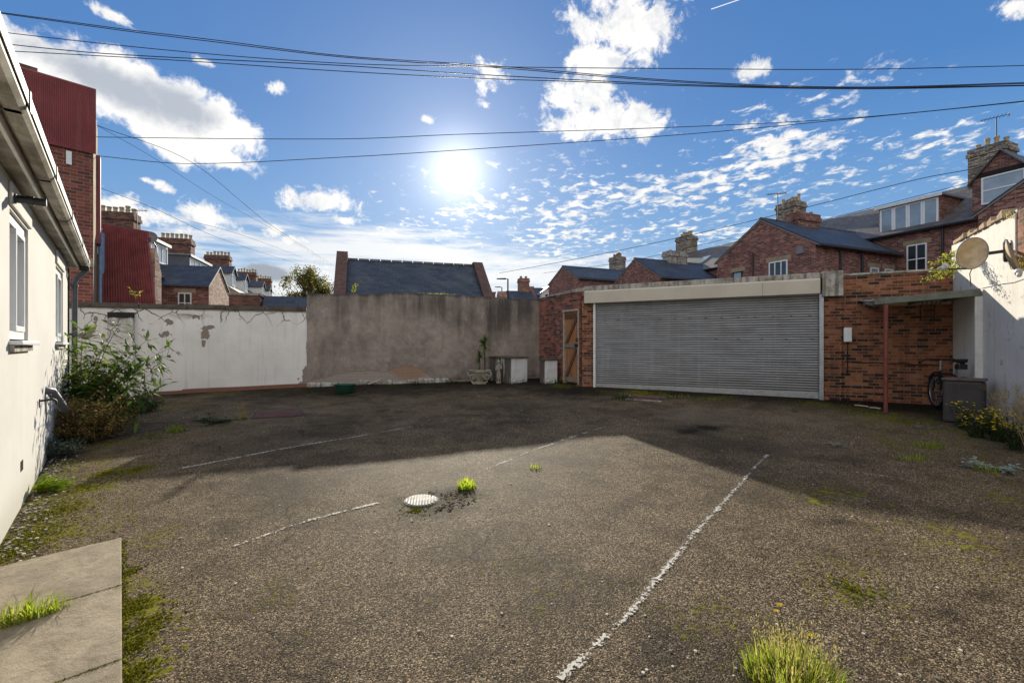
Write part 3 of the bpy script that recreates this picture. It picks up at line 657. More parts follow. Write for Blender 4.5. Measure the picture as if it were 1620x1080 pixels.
def build_white_wall():
    F = WHITE; L = F.len
    t = F.thing('yard_wall', 'white painted yard wall with peeling patches, cracks and a dark coping', 'wall')
    gb = lambda x: gz(*F.P(x)[:2])
    zt = lambda x: 2.30 + .004 * x
    peel = [(143, 520, .17, .13, .62), (135, 530, .22, .09, .60), (150, 505, .08, .10, .6), (325, 525, .10, .18, .62), (333, 518, .14, .08, .55), (322, 540, .04, .14, .58), (262, 528, .14, .12, .62), (268, 510, .12, .10, .58), (274, 500, .08, .10, .5), (228, 522, .06, .04, .6), (310, 502, .1, .09, .45), (347, 531, .05, .03, .6),
            (485, 590, .10, .26, .72), (484, 608, .16, .14, .74), (487, 550, .045, .3, .6), (487, 500, .04, .4, .56), (472, 599, .03, .03, .6), (380, 505, .05, .03, .5)]
    fields = {
        'peel': lambda X, Z: spots(F, peel, X, Z) * 1.22,
        'crack': lambda X, Z: np.clip((Z - 1.75) / .45, 0, 1) * .72,
        'dirt': lambda X, Z: np.maximum(np.exp(-((2.32 - Z) / .05) ** 2) * 1.1, spots(F, [(195, 510, .16, .5, .55), (300, 500, .6, .1, .45), (120, 560, .3, .6, .25)], X, Z)),
        'black': lambda X, Z: X * 0,
        'plinth': lambda X, Z: (Z < np.array([gb(x) for x in X[:, 0]])[:, None] + .085) * 1.0}
    fieldwall('wall', WHITEWALL, L, .25, lambda x: gb(x) - .3, zt, .025, .025, fields, t)
    mb = MB()                                                     # coping stones in lengths
    x = 0; rnd = random.Random(3)
    while x < L - .02:
        x2 = min(L - .008, x + rnd.uniform(.75, 1.0)); dz = rnd.uniform(-.006, .006)
        mb.hexa([(x, -.035, zt(x) + .002 + dz), (x2 - .008, -.035, zt(x2) + .002 + dz), (x2 - .008, .285, zt(x2) + .002 + dz), (x, .285, zt(x) + .002 + dz),
                 (x, -.03, zt(x) + .10 + dz), (x2 - .008, -.03, zt(x2) + .10 + dz), (x2 - .008, .28, zt(x2) + .11 + dz), (x, .28, zt(x) + .11 + dz)]); x = x2
    mb.build('coping', paint('dark_coping_stone', (.115, .095, .075), .92, .2, .45, 7, bump=.7), t, bevel=.008)
    # pilaster
    x1, _ = F.at(173, 500); x2, _ = F.at(213, 500)
    xs = np.linspace(x1, x2, 24); zs = np.linspace(gb(x1) - .3, 2.20, 90); vs, fs, bl, pe, cr, di = [], [], [], [], [], []
    def face(fn, a, b):
        o = len(vs)
        for u in a:
            for w in b:
                p = fn(u, w); vs.append(p); z = p[2]
                bl.append(1.0 * max(0, min(1, (z - 2.05) / .06))); pe.append(.0); cr.append(.7 if z > 1.5 else .45); di.append(.55 * max(0, min(1, (z - 1.2) / .8)))
        n = len(b)
        for i in range(len(a) - 1):
            for j in range(n - 1): fs.append((o + i * n + j, o + (i + 1) * n + j, o + (i + 1) * n + j + 1, o + i * n + j + 1))
    ys = np.linspace(-.10, .01, 5)
    face(lambda u, w: (u, -.10, w), xs, zs); face(lambda u, w: (x1, u, w), ys, zs); face(lambda u, w: (x2, u, w), ys, zs); face(lambda u, w: (u, w, 2.20), xs, ys)
    me = bpy.data.meshes.new('pilaster'); me.from_pydata(vs, [], fs); me.materials.append(WHITEWALL)
    set_attr(me, 'black', bl); set_attr(me, 'peel', pe); set_attr(me, 'crack', cr); set_attr(me, 'dirt', di); set_attr(me, 'plinth', [0.] * len(vs))
    bm = bmesh.new(); bm.from_mesh(me); bmesh.ops.recalc_face_normals(bm, faces=bm.faces); bm.to_mesh(me); bm.free()
    o = bpy.data.objects.new('pilaster', me); C.objects.link(o); o.parent = t; o['label'] = 'cracked pilaster with a blackened top'
build_white_wall()

def build_grey_wall():
    F = GREY; L = F.len
    t = F.thing('yard_wall', 'tall grey rendered yard wall with dark streaks and crumbling base', 'wall')
    xs_ = [F.at(p)[0] for p in (485, 540, 613, 618, 700, 774, 812, 853)]; xs_[0] = 0; xs_[-1] = L
    zs_ = [F.at(p, q)[1] for p, q in ((485, 465), (540, 464.5), (613, 465.5), (618, 462), (700, 465.5), (774, 469.5), (812, 473), (853, 473))]
    rnd = np.random.RandomState(4); jit = rnd.uniform(-.010, .010, 400)
    zt = lambda x: float(np.interp(x, xs_, zs_)) + jit[int(x * 25) % 400]
    gb = lambda x: gz(*F.P(x)[:2])
    def peel(X, Z):
        g = np.array([gb(x) for x in X[:, 0]])[:, None]; h = Z - g
        xp = [F.at(p)[0] for p in (478, 500, 520, 535, 560, 590, 602, 612, 628, 646, 660, 670, 685, 700, 860)]
        hp = [.10, .17, .22, .30, .33, .34, .30, .30, .42, .46, .40, .30, .12, .05, .04]
        top = np.interp(X, xp, hp); return np.clip(.47 + (top - h) * 5, 0, .9)
    dirt = [(795, 490, .35, .75, .95), (780, 500, .25, .8, .8), (830, 488, .3, .7, .8), (690, 480, .9, .45, .62), (540, 485, .28, .4, .5), (650, 478, .5, .5, .5), (735, 500, .5, .6, .45), (845, 560, .25, .9, .35), (548, 515, .3, .2, .4)]
    def df(X, Z):
        v = spots(F, dirt, X, Z); top = np.array([zt(x) for x in X[:, 0]])[:, None]
        v = np.maximum(v, .75 * np.exp(-((top - Z) / .10) ** 2)); g = np.array([gb(x) for x in X[:, 0]])[:, None]
        v = np.maximum(v, .48 * np.exp(-np.maximum(top - Z, 0) / .55)); return np.maximum(v, .6 * np.exp(-((Z - g) / .12) ** 2))
    fields = {'peel': peel, 'dirt': df, 'orange': lambda X, Z: spots(F, [(648, 581, .55, .35, 1.0)], X, Z)}
    fieldwall('wall', GREYWALL, L, .28, lambda x: gb(x) - .3, zt, .04, .04, fields, t)
    # crumbling footing ledge
    mb = MB(); rnd = random.Random(5); x = .02
    while x < F.at(690)[0]:
        w = rnd.uniform(.12, .4); h = rnd.uniform(.03, .10); z = gb(x)
        mb.hexa([(x, -rnd.uniform(.02, .07), z - .1), (x + w, -rnd.uniform(.02, .07), z - .1), (x + w, .0, z - .1), (x, .0, z - .1), (x, -rnd.uniform(.01, .04), z + h), (x + w, -rnd.uniform(.01, .04), z + h * rnd.uniform(.7, 1)), (x + w, .0, z + h + .02), (x, .0, z + h + .03)]); x += w + rnd.uniform(0, .06)
    mb.build('footing', CONC, t, bevel=.012)
build_grey_wall()

# ------------------------------------------------------------------ bungalow on the left
def window_in(parent, x0, x1, z0, z1, y, fr=.06, mull=(), trans=(), glass=GLASS, frame=WHITE_PVC, depth=.07, name='window', T=None):
    mb = MB(T)
    mb.box(x0, x1, y, y + depth, z0, z0 + fr).box(x0, x1, y, y + depth, z1 - fr, z1).box(x0, x0 + fr, y, y + depth, z0 + fr, z1 - fr).box(x1 - fr, x1, y, y + depth, z0 + fr, z1 - fr)
    for m_ in mull: mb.box(m_ - fr * .4, m_ + fr * .4, y + .002, y + depth, z0 + fr, z1 - fr)
    for m_ in trans: mb.box(x0 + fr, x1 - fr, y + .004, y + depth, m_ - fr * .4, m_ + fr * .4)
    f = mb.build(name, frame, parent)
    p = MB(T).box(x0 + fr * .9, x1 - fr * .9, y + depth * .55, y + depth * .55 + .012, z0 + fr * .9, z1 - fr * .9).build('pane', glass, f)
    return f

def build_house():
    F = HOUSE
    t = F.thing('bungalow', 'single storey cream rendered house with white windows and gutter', 'house')
    X0 = -2.6; wins = [(F.at(15)[0], F.at(44.5)[0], 1.50, 2.54), (F.at(88)[0], F.at(99.5)[0], 1.50, 2.54)]
    xs = [X0, wins[0][0], wins[0][1], wins[1][0], wins[1][1], HX1]; zs = [-.4, 1.50, 2.54, 2.80]
    MB().cells(xs, zs, 0, .28, lambda i, j: not (j == 1 and i in (1, 3))).box(HX1 - .28, HX1 - .0015, .281, 5, -.4, 2.8).box(X0, X0 + .28, .281, 5, -.4, 2.8).box(X0 + .281, HX1 - .281, 4.75, 5, -.4, 2.8).build('wall', HOUSEWALL, t)
    for (a, b, c, d) in wins:
        m_ = a + (b - a) * .42
        f = window_in(t, a + .012, b - .012, c + .045, d - .012, .022, .065, (), (), depth=.07)
        # opening sash on the far half
        mb = MB(); s = .045; xa, xb, za, zb_ = m_, b - .079, c + .112, d - .079
        mb.box(xa, xb, .010, .054, za, za + s).box(xa, xb, .010, .054, zb_ - s, zb_).box(xa, xa + s, .010, .054, za + s, zb_ - s).box(xb - s, xb, .010, .054, za + s, zb_ - s).build('sash', WHITE_PVC, f, bevel=.004)
        MB().box(a - .03, b + .03, -.075, .07, c - .002, c + .030).build('sill', WHITE_PVC, f, bevel=.006)
        MB().box(a - .02, b + .02, -.03, -.002, c - .055, c - .004).build('sill_ledge', CONC, f)
        # hood moulding scar above the window
        MB().prism([(a - .05, d + .02), (b + .05, d + .02), (b + .05, d + .20), (a - .05, d + .20)], -.022, .001).build('lintel', HOUSEWALL, t, bevel=.01)
        cm = MB(); k = 34
        for i in range(k):
            xa, xb = a + .02 + (b - a - .04) * i / k, a + .02 + (b - a - .04) * (i + 1) / k
            ya, yb = .25 + .02 * math.sin(i * 1.3), .25 + .02 * math.sin((i + 1) * 1.3)
            if (xa + xb) / 2 - a < (b - a) * .75: cm.add([(xa, ya, c + .03), (xb, yb, c + .03), (xb, yb, d - .02), (xa, ya, d - .02)], [(0, 1, 2, 3)])
        cm.build('curtain', CURTAIN, f, smooth=True)
    # dark room behind
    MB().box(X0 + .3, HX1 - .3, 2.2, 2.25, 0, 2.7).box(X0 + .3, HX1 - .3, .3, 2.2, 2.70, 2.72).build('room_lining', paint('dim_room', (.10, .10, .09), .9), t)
    # eaves
    MB().box(X0, HX1 + .14, -.105, -.004, 2.775, 2.787).build('soffit', GUTTER, t)
    MB().box(X0, HX1 + .14, -.128, -.106, 2.755, 2.94).build('fascia', WHITE_GLOSS, t, bevel=.003)
    mb = MB()                                                      # shallow tiled roof
    mb.hexa([(X0, -.16, 2.955), (HX1 + .18, -.16, 2.955), (HX1 + .18, 4.9, 4.3), (X0, 4.9, 4.3), (X0, -.16, 3.0), (HX1 + .18, -.16, 3.0), (HX1 + .18, 4.9, 4.35), (X0, 4.9, 4.35)]).build('roof', SLATE, t)
    # square-lipped gutter
    g = [(-.138, 2.900), (-.138, 2.812), (-.160, 2.788), (-.225, 2.788), (-.246, 2.815), (-.252, 2.905), (-.238, 2.905), (-.232, 2.822), (-.218, 2.80), (-.165, 2.80), (-.150, 2.82), (-.150, 2.900)]
    go = MB().prism([(p[0], p[1]) for p in g], X0, HX1 + .16, 'x').build('gutter', GUTTER, t)
    MB().box(X0, HX1 + .161, -.2575, -.2535, 2.838, 2.908).box(X0, HX1 + .161, -.2535, -.232, 2.9055, 2.910).build('gutter_lip', WHITE_PVC, go)
    for x in (1.45, 2.55, 3.75, 5.2, 6.8, 8.6, 10.2):
        k = MB()
        for a, b in zip(g[:6], g[1:6]):
            d = Vector((b[0] - a[0], b[1] - a[1])).normalized(); nrm = Vector((d.y, -d.x)) * -.008
            k.hexa([(x, a[0], a[1]), (x + .045, a[0], a[1]), (x + .045, b[0], b[1]), (x, b[0], b[1]), (x, a[0] - nrm.x, a[1] - nrm.y), (x + .045, a[0] - nrm.x, a[1] - nrm.y), (x + .045, b[0] - nrm.x, b[1] - nrm.y), (x, b[0] - nrm.x, b[1] - nrm.y)])
        k.box(x, x + .045, -.264, -.2585, 2.80, 2.915)
        k.build('gutter_bracket', BLACK_PL, go)
    # downpipe with offset at the far end
    xd = HX1 + .02
    dp = MB().tube([(xd, -.195, 2.80), (xd, -.195, 2.70), (xd - .02, -.10, 2.60), (xd - .02, -.075, 2.52), (xd - .02, -.07, .42)], .037, 12).build('downpipe', GREY_PIPE, t, smooth='auto')
    for z in (2.45, 1.65, .95): MB().box(xd - .07, xd + .03, -.118, .001, z, z + .035).build('pipe_clip', GREY_PIPE, dp)
    MB().tube([(xd - .19, -.012, 2.72), (xd - .19, -.012, .6)], .009, 6).build('cable', CABLE, t)
    MB().box(xd - .075, xd + .035, -.255, -.13, 2.715, 2.80).build('gutter_outlet', BLACK_PL, go, bevel=.008)
    # overflow pipe under the eaves
    xo = F.at(16, 0)[0]
    ov = MB().tube([(xo, .02, 2.62), (xo, -.20, 2.62)], .030, 14).tube([(xo, -.09, 2.62), (xo, -.13, 2.62)], .037, 14).tube([(xo, -.005, 2.62), (xo, -.035, 2.62)], .039, 14).build('overflow_pipe', BLACK_PL, t, smooth='auto')
    # airbrick
    xa, za = F.at(34, 735)
    MB().box(xa - .06, xa + .07, -.003, .02, za - .05, za + .035).build('air_brick', SOIL, t)
    # tap and waste pipe
    xt, zt_ = F.at(62, 634)
    tp = MB().tube([(xt, .0, zt_), (xt, -.05, zt_ + .004), (xt, -.10, zt_ + .012), (xt, -.125, zt_ - .005), (xt, -.13, zt_ - .04)], [.011, .011, .014, .012, .010], 10).box(xt - .02, xt + .02, -.006, -.001, zt_ - .07, zt_ + .02).build('tap', DARK_MET, t, smooth='auto')
    MB().tube([(xt, -.085, zt_ + .012), (xt, -.085, zt_ + .055)], .006, 8).box(xt - .035, xt + .035, -.092, -.078, zt_ + .05, zt_ + .062).build('handle', DARK_MET, tp)
    xw, zw = F.at(72, 618)
    MB().tube([(xw, .02, zw + .01), (xw + .02, -.045, zw - .01), (xw + .30, -.13, zw - .24)], .045, 14).build('waste_pipe', GREY_PIPE, t, smooth='auto')
build_house()
#GARAGE#
# ------------------------------------------------------------------ gate wall and gate
def build_gate():
    F = GATE; L = F.len; gb = lambda x: gz(*F.P(x)[:2])
    xa, xb = F.at(891)[0], F.at(916)[0]
    t = F.thing('brick_wall', 'short dark red brick wall holding the wooden gate', 'wall')
    xs = [0.002, xa, xb, L]; zs = [.2, gb(L) - .02, 2.33, 2.74]
    mb = MB().cells(xs, zs, 0, .22, lambda i, j: not (i == 1 and j in (0, 1)))
    mb.build('wall', BR_GATE, t)
    MB().hexa([(0, -.02, 2.742), (L - .003, -.02, 2.742), (L - .003, .24, 2.742), (0, .24, 2.742), (0, -.02, 2.765), (L - .003, -.02, 2.83), (L - .003, .24, 2.83), (0, .24, 2.765)]).build('coping', CONC, t, bevel=.008)
    z0 = gb((xa + xb) / 2) + .02; z1 = 2.30
    g = F.thing('wooden_gate', 'brown ledged and braced wooden gate in a white frame', 'gate')
    MB().box(xa + .004, xa + .055, -.015, .10, z0, z1).box(xb - .055, xb - .004, -.012, .10, z0, z1).box(xa + .004, xb - .004, -.036, .10, z1, z1 + .05).build('frame', paint('weathered_cream_paint', (.42, .36, .28), .7, .3, .35, 9), g, bevel=.004)
    k = 6; pw = (xb - xa - .125) / k; mb = MB()
    for i in range(k): mb.box(xa + .0625 + i * pw + .0025, xa + .0625 + (i + 1) * pw - .0025, .03, .055, z0 + .03, z1 - .01)
    mb.build('boards', WOOD, g, bevel=.003)
    xl, xr = xa + .07, xb - .07; h = z1 - z0
    for z, m_ in ((z0 + .06, WOOD_G), (z0 + h * .50, WOOD_G), (z1 - .16, WOOD_D)): MB().box(xl, xr, .004, .0295, z, z + .105).build('ledge', m_, g, bevel=.003)
    for za, zb in ((z0 + .17, z0 + h * .50 - .004), (z0 + h * .50 + .11, z1 - .165)):
        MB().prism([(xl, za), (xl + .10, za), (xr, zb), (xr - .10, zb)], .006, .0295).build('brace', WOOD_D, g, bevel=.003)
    la = MB().box(xr - .10, xr + .05, -.012, .003, z0 + h * .50 + .02, z0 + h * .50 + .09).build('latch', DARK_MET, g)
    MB().torus((xr + .03, -.035, z0 + h * .61), (0, 1, 0), .035, .010, 14, 6).build('ring', DARK_MET, la)
build_gate()

# ------------------------------------------------------------------ garage
def build_garage():
    F = GAR; gb = lambda x: gz(*F.P(x)[:2])
    t = F.thing('garage', 'flat roofed brick garage with a wide grey roller shutter', 'garage')
    WL, WR = -.30, 4.755
    zt = 2.745
    def pier(x0, x1): return MB().box(x0, x1, 0, .33, .1, zt)
    pier(WL, .02).build('brick_pier', BR_GARAGE, t); pier(4.47, WR).build('brick_pier', BR_GARAGE, t)
    MB().box(WL, WL + .22, .331, 5.4, .1, zt).box(WR - .22, WR, .331, 5.4, .1, zt).box(WL + .221, WR - .221, 5.2, 5.4, .1, zt).build('wall', BR_GARAGE, t)
    MB().box(WL - .02, WR + .02, .06, 5.5, 2.748, 2.838).build('roof', CONC, t, bevel=.01)
    # concrete edge beam, thin at the left and the big block at the right
    MB().box(-.215, 4.435, -.085, .055, 2.745, 2.852).build('edge_beam', CONC, t, bevel=.012)
    MB().box(4.438, WR + .012, -.12, .058, 2.395, 2.865).build('lintel_block', CONC, t, bevel=.012)
    # shutter box
    sb = MB().prism([(-.16, 2.452), (-.16, 2.71), (-.13, 2.741), (.0, 2.741), (.0, 2.452)], -.185, 4.405, 'x').build('shutter_box', CREAM, t, bevel=.006)
    MB().box(-.192, -.1855, -.155, -.005, 2.458, 2.735).build('end_plate', CREAM, sb); MB().box(3.45, 3.453, -.1625, -.155, 2.46, 2.72).build('seam', DARK_MET, sb)
    # shutter curtain
    x0, x1 = .045, 4.395; zb, ztp = gb(.0) + .03, 2.47
    n_s = 38; prof = []; pt = (ztp - zb - .06) / n_s; P2 = []
    for i in range(n_s):
        z = zb + .06 + i * pt
        for f_, d in ((.0, .016), (.10, .004), (.28, -.006), (.52, -.010), (.76, -.006), (.92, .003)): prof.append((.015 + d, z + f_ * pt))
    prof.append((.031, ztp)); vs, fs = [], []; nx = 30
    for i in range(nx + 1):
        x = x0 + (x1 - x0) * i / nx
        for (y, z) in prof: vs.append((x, y + .006 * math.sin(x * 2.1) + .004 * math.sin(z * 9 + x * 3) + .010 * math.exp(-((x - 2.9) / .35) ** 2 - ((z - 1.3) / .3) ** 2) + .008 * math.exp(-((x - 1.2) / .25) ** 2 - ((z - .95) / .2) ** 2), z + .002 * math.sin(x * 3 + z * 5)))
    m_ = len(prof)
    for i in range(nx): fs += [(i * m_ + j, (i + 1) * m_ + j, (i + 1) * m_ + j + 1, i * m_ + j + 1) for j in range(m_ - 1)]
    sh = MB().add(vs, fs).build('shutter', SHUTTER, t, smooth='auto')
    bb = MB().hexa([(x0, -.012, gb(0) + .005), (x1, -.012, gb(4.4) + .012), (x1, .03, gb(4.4) + .012), (x0, .03, gb(0) + .005), (x0, -.012, zb + .058), (x1, -.012, zb + .058), (x1, .03, zb + .058), (x0, .03, zb + .058)]).build('bottom_bar', GALV, sh, bevel=.003)
    hole = None
    for r, k in ((29, 14), (20, 5)):
        for i in range(k):
            x = (.25 + i * 4.0 / 13) if r == 29 else (2.6 + i * .42); z = zb + .06 + (r + .5) * pt
            if hole is None:
                hole = MB().box(-.022, .022, -.003, .003, -.006, .006).build('slot', BLACK_PL, sh)
                hole.location = (x, -.001, z)
            else:
                c = hole.copy(); C.objects.link(c); c.parent = sh; c.location = (x, -.001, z)
    MB().box(-.005, .043, -.06, .03, gb(0) - .05, 2.450).build('guide_rail', WHITE_GLOSS, t, bevel=.003)
    MB().box(4.397, 4.468, -.06, .03, gb(4.4) - .05, 2.450).build('guide_rail', GALV, t, bevel=.003)
    MB().box(.05, 4.39, .25, .30, .2, 2.74).build('inner_lining', paint('dark_void', (.01, .01, .01), .95), t)
build_garage()

def build_brick_wall():
    F = GAR; gb = lambda x: gz(*F.P(x)[:2])
    xa, xb = 4.757, 6.335
    t = F.thing('brick_wall', 'orange red brick yard wall between the garage and the white gable wall', 'wall')
    MB().box(xa + .003, xb, .055, .29, .1, 2.775).build('wall', BR_GARAGE, t)
    MB().box(xa + .016, xb, .035, .31, 2.778, 2.815).build('coping', CONC, t, bevel=.006)
    x, z = F.at(1340.5, 530, .055)
    m = F.thing('meter_box', 'small white meter box fixed to the brick wall', 'meter box', x=x, y=.055, z=z)
    b = MB().box(-.062, .062, -.075, -.0015, -.125, .135).build('box', WHITE_PVC, m, bevel=.006)
    MB().box(-.05, .05, -.081, -.0765, -.11, .12).build('door', WHITE_PVC, m, bevel=.003)
    MB().tube([(0, -.03, -.125), (0, -.03, -.30), (0, -.012, -.36), (0, -.012, -.75)], .008, 6).build('cable', CABLE, m)
    # black cable clipped along the bricks
    za = F.at(1340, 572, .05)[1]
    o = MB().tube([F.P(xa + .05 + i * .1, .047, za + .008 * math.sin(i * 1.7) - i * .003) for i in range(15)], .009, 6).build('wall_cable', CABLE)
    tag(o, 'thin black cable clipped across the brick wall behind the red post', 'cable')
build_brick_wall()

def build_right_wall():
    F = RIGHT; gb = lambda x: gz(*F.P(x)[:2])
    t = F.thing('gable_wall', 'cracked cream rendered wall of the neighbouring outbuilding with rough tile edge', 'wall')
    xc = 2.17
    MB().box(-.12, xc, 0, .25, 0, 3.20).box(xc + .002, 7.5, 0, .25, 0, 2.42).build('wall', RIGHTWALL, t)
    MB().box(xc + .003, 7.5, .015, .25, 2.423, 3.22).build('brick_panel', BR_GARAGE, t)
    MB().hexa([(0.0, .02, 3.203), (xc, .02, 3.203), (xc, 3, 4.3), (0, 3, 4.3), (0, .02, 3.25), (xc, .02, 3.25), (xc, 3, 4.36), (0, 3, 4.36)]).build('roof', SLATE_BR, t)
    rnd = random.Random(11); x = .02
    while x < xc - .12:
        w = rnd.uniform(.12, .26); h = rnd.uniform(.03, .07); y = rnd.uniform(-.06, -.02); tl = rnd.uniform(-.03, .06)
        MB().hexa([(x, y, 3.203), (x + w, y, 3.203), (x + w, .15, 3.24), (x, .15, 3.24), (x + .01, y, 3.203 + h), (x + w - .02, y, 3.203 + h + tl), (x + w, .15, 3.25 + h), (x, .15, 3.25 + h)]).build('broken_tile', paint('broken_tile', (.42, .30, .20), .9, .2, .4, 8, bump=.5), t, bevel=.006); x += w + rnd.uniform(0, .05)
    # lean-to canopy over the corner
    u0, out = 5.14, 1.13
    c = GAR.thing('lean_to_canopy', 'low corrugated lean-to canopy on a thin red post in the corner', 'canopy')
    zl, zr = 2.14, 2.225; ux = lambda u: zl + (zr - zl) * (u - u0) / (6.30 - u0); ur = 6.31
    MB().hexa([(u0 - .10, -out - .05, ux(u0)), (ur, -out - .05, zr), (ur, -out + .01, zr), (u0 - .10, -out + .01, ux(u0)), (u0 - .10, -out - .05, ux(u0) + .095), (ur, -out - .05, zr + .11), (ur, -out + .01, zr + .11), (u0 - .10, -out + .01, ux(u0) + .095)]).build('edge_beam', paint('mossy_grey_timber', (.17, .18, .15), .85, .2, .4, 7, bump=.5), c, bevel=.006)
    n_ = 60; vs, fs = [], []                                        # wavy sheet
    for i in range(n_ + 1):
        u = u0 - .14 + (ur + .0 - u0 + .14) * i / n_; w = .012 * math.sin(i * 1.4)
        for (y, dz) in ((-out + .02, .062), (.045, .17)):
            vs += [(u, y, ux(u) + dz + w), (u, y, ux(u) + dz + w + .008)]
    for i in range(n_):
        a = i * 4; b = a + 4
        fs += [(a, b, b + 2, a + 2), (a + 1, a + 3, b + 3, b + 1), (a, a + 1, b + 1, b), (a + 2, b + 2, b + 3, a + 3)]
    MB().add(vs, fs).build('roof_sheet', paint('weathered_grey_sheet', (.26, .25, .22), .8, .25, .4, 4), c, smooth='auto')
    for u in (u0 + .05, u0 + .6, 6.2): MB().box(u - .02, u + .02, -out + .011, .05, ux(u) + .012, ux(u) + .075).build('rafter', WOOD_G, c)
    MB().box(u0 - .05, 6.30, .0, .053, ux(u0) + .055, ux(u0) + .15).build('wall_plate', WOOD_PALE, c)
    pu, pd = u0 + .05, -out + .03 - .05; b = GAR.P(pu, pd)
    MB().tube([(pu, pd, gz(b.x, b.y) - .05), (pu, pd, ux(u0) - .001)], .030, 16).build('post', RED_POST, c, smooth='auto')
    MB().tube([(u0 - .12, -out - .02, ux(u0) - .01), (u0 - .22, -out - .02, ux(u0) + .01)], .04, 12).build('gutter_end', BLACK_PL, c)
    q = GAR.P(6.25, -out); MB().box(6.255, 6.345, -out - .03, -out + .02, gz(q.x, q.y) - .05, zr - .002).build('corner_board', WHITE_GLOSS, c, bevel=.003)
    # hanging rack on the brick wall under the canopy
    x1, z1 = GAR.at(1478, 483, .03); x2, z2 = GAR.at(1460, 508, .03)
    r = GAR.thing('wall_rack', 'dark wire rack hanging on bricks under the canopy', 'rack', x=(x1 + x2) / 2, y=.052, z=(z1 + z2) / 2)
    mb = MB()
    for k in (-.11, .08): mb.tube([(k, -.012, .16), (k, -.012, -.13)], .008, 6)
    for k in (.15, -.12): mb.tube([(-.12, -.014, k), (.09, -.014, k)], .008, 6)
    for k in range(5): mb.tube([(-.1 + k * .06, -.014, .15), (-.1 + k * .06, -.10, .16), (-.1 + k * .06, -.12, .20)], .006, 6)
    o = mb.build('rack_frame', DARK_MET, r)
build_right_wall()

# ------------------------------------------------------------------ satellite dishes
def dish(center, nrm, up, rw, rh, arm_to, lnb, label, name='satellite_dish'):
    nrm = Vector(nrm).normalized(); up = Vector(up); up = (up - nrm * up.dot(nrm)).normalized(); rt = up.cross(nrm).normalized()
    c = Vector(center); t = thing(name, label, 'satellite dish', c); mb = MB(); rings, n = 9, 40
    for side in (0, 1):
        vs, fs = [(-nrm * (.05 if side == 0 else .062))], []
        for i in range(1, rings + 1):
            r = i / rings
            for j in range(n):
                a = 2 * math.pi * j / n; vs.append(rt * rw * r * math.cos(a) + up * rh * r * math.sin(a) * (1 if math.sin(a) > 0 else .95) - nrm * (.05 * (1 - r * r) + (.012 if side else 0)))
        for j in range(n): fs.append((0, 1 + j, 1 + (j + 1) % n))
        for i in range(rings - 1): fs += [(1 + i * n + j, 1 + (i + 1) * n + j, 1 + (i + 1) * n + (j + 1) % n, 1 + i * n + (j + 1) % n) for j in range(n)]
        mb.add(vs, fs)
    o = len(mb.v) // 2; b = 1 + (rings - 1) * n
    mb.add([mb.v[b + j] for j in range(n)] + [mb.v[o + b + j] for j in range(n)], [(j, (j + 1) % n, n + (j + 1) % n, n + j) for j in range(n)])
    rim = MB(); pts = [rt * rw * math.cos(2 * math.pi * j / n) + up * rh * math.sin(2 * math.pi * j / n) * (1 if math.sin(2 * math.pi * j / n) > 0 else .95) - nrm * .004 for j in range(n + 1)]
    d = mb.build('reflector', paint('sandy_dish_paint', (.56, .41, .22), .4, .5, .35, 9), t, smooth='auto', fix=False)
    rim.tube(pts, .007, 6, cap=False).build('rim', paint('grey_dish_rim', (.26, .25, .25), .5, .4, .2, 9), d, smooth=True)
    a = Vector(arm_to) - c; back = -nrm * .075
    MB().tube([back, back + (a - back) * .5, a], .022, 8).build('mounting_arm', DARK_MET, t)
    l = Vector(lnb) - c; low = -up * rh * .93 - nrm * .012
    ar = MB().tube([low, low.lerp(l, .55) - up * .012, l], .011, 8).build('feed_arm', DARK_MET, t)
    dr = (-l).normalized()
    MB().tube([l - dr * .03, l + dr * .03, l + dr * .032, l + dr * .085], [.022, .022, .034, .034], 14).build('receiver_head', paint('pale_plastic', (.50, .50, .50), .5, .4, .2), ar, smooth='auto')
    return t
def build_dishes():
    m = RIGHT.P(2.02, -.005); zm = CAMZ + 150 * 6.25 / 750
    c1 = AT(1538, 401, 6.0); l1 = AT(1490, 424, 5.85)
    d1 = dish(c1, (-.42, -.87, .24), (.45, .1, 1), 0.150, .222, (m.x - .03, m.y - .03, zm - .01), l1, 'sandy oval satellite dish on an arm, facing the yard')
    mk = RIGHT.thing('dish_bracket', 'dark steel wall bracket carrying the sandy dish', 'bracket', x=2.02, z=zm - .0)
    MB().box(-.05, .05, -.03, -.0015, -.09, .09).build('plate', DARK_MET, mk, bevel=.004); MB().tube([(0, -.05, -.12), (0, -.05, .10), (.0, -.03, .14)], .018, 8).build('tube', DARK_MET, mk)
    c2 = AT(1605, 408, 5.62); dish(c2, (.60, -.76, .26), (.2, .1, 1), .235, .225, RIGHT.P(2.25, -.01, c2.z + .08), AT(1612, 434, 5.35), 'second satellite dish seen edge on at the frame edge')
    o = MB().tube([AT(1538, 424, 6.5), AT(1534, 433, 6.7), AT(1535, 440, 6.9), AT(1536, 452, 7.2)], .006, 5).build('dish_cable', CABLE); tag(o, 'loose black cable hanging below the sandy dish', 'cable')
build_dishes()

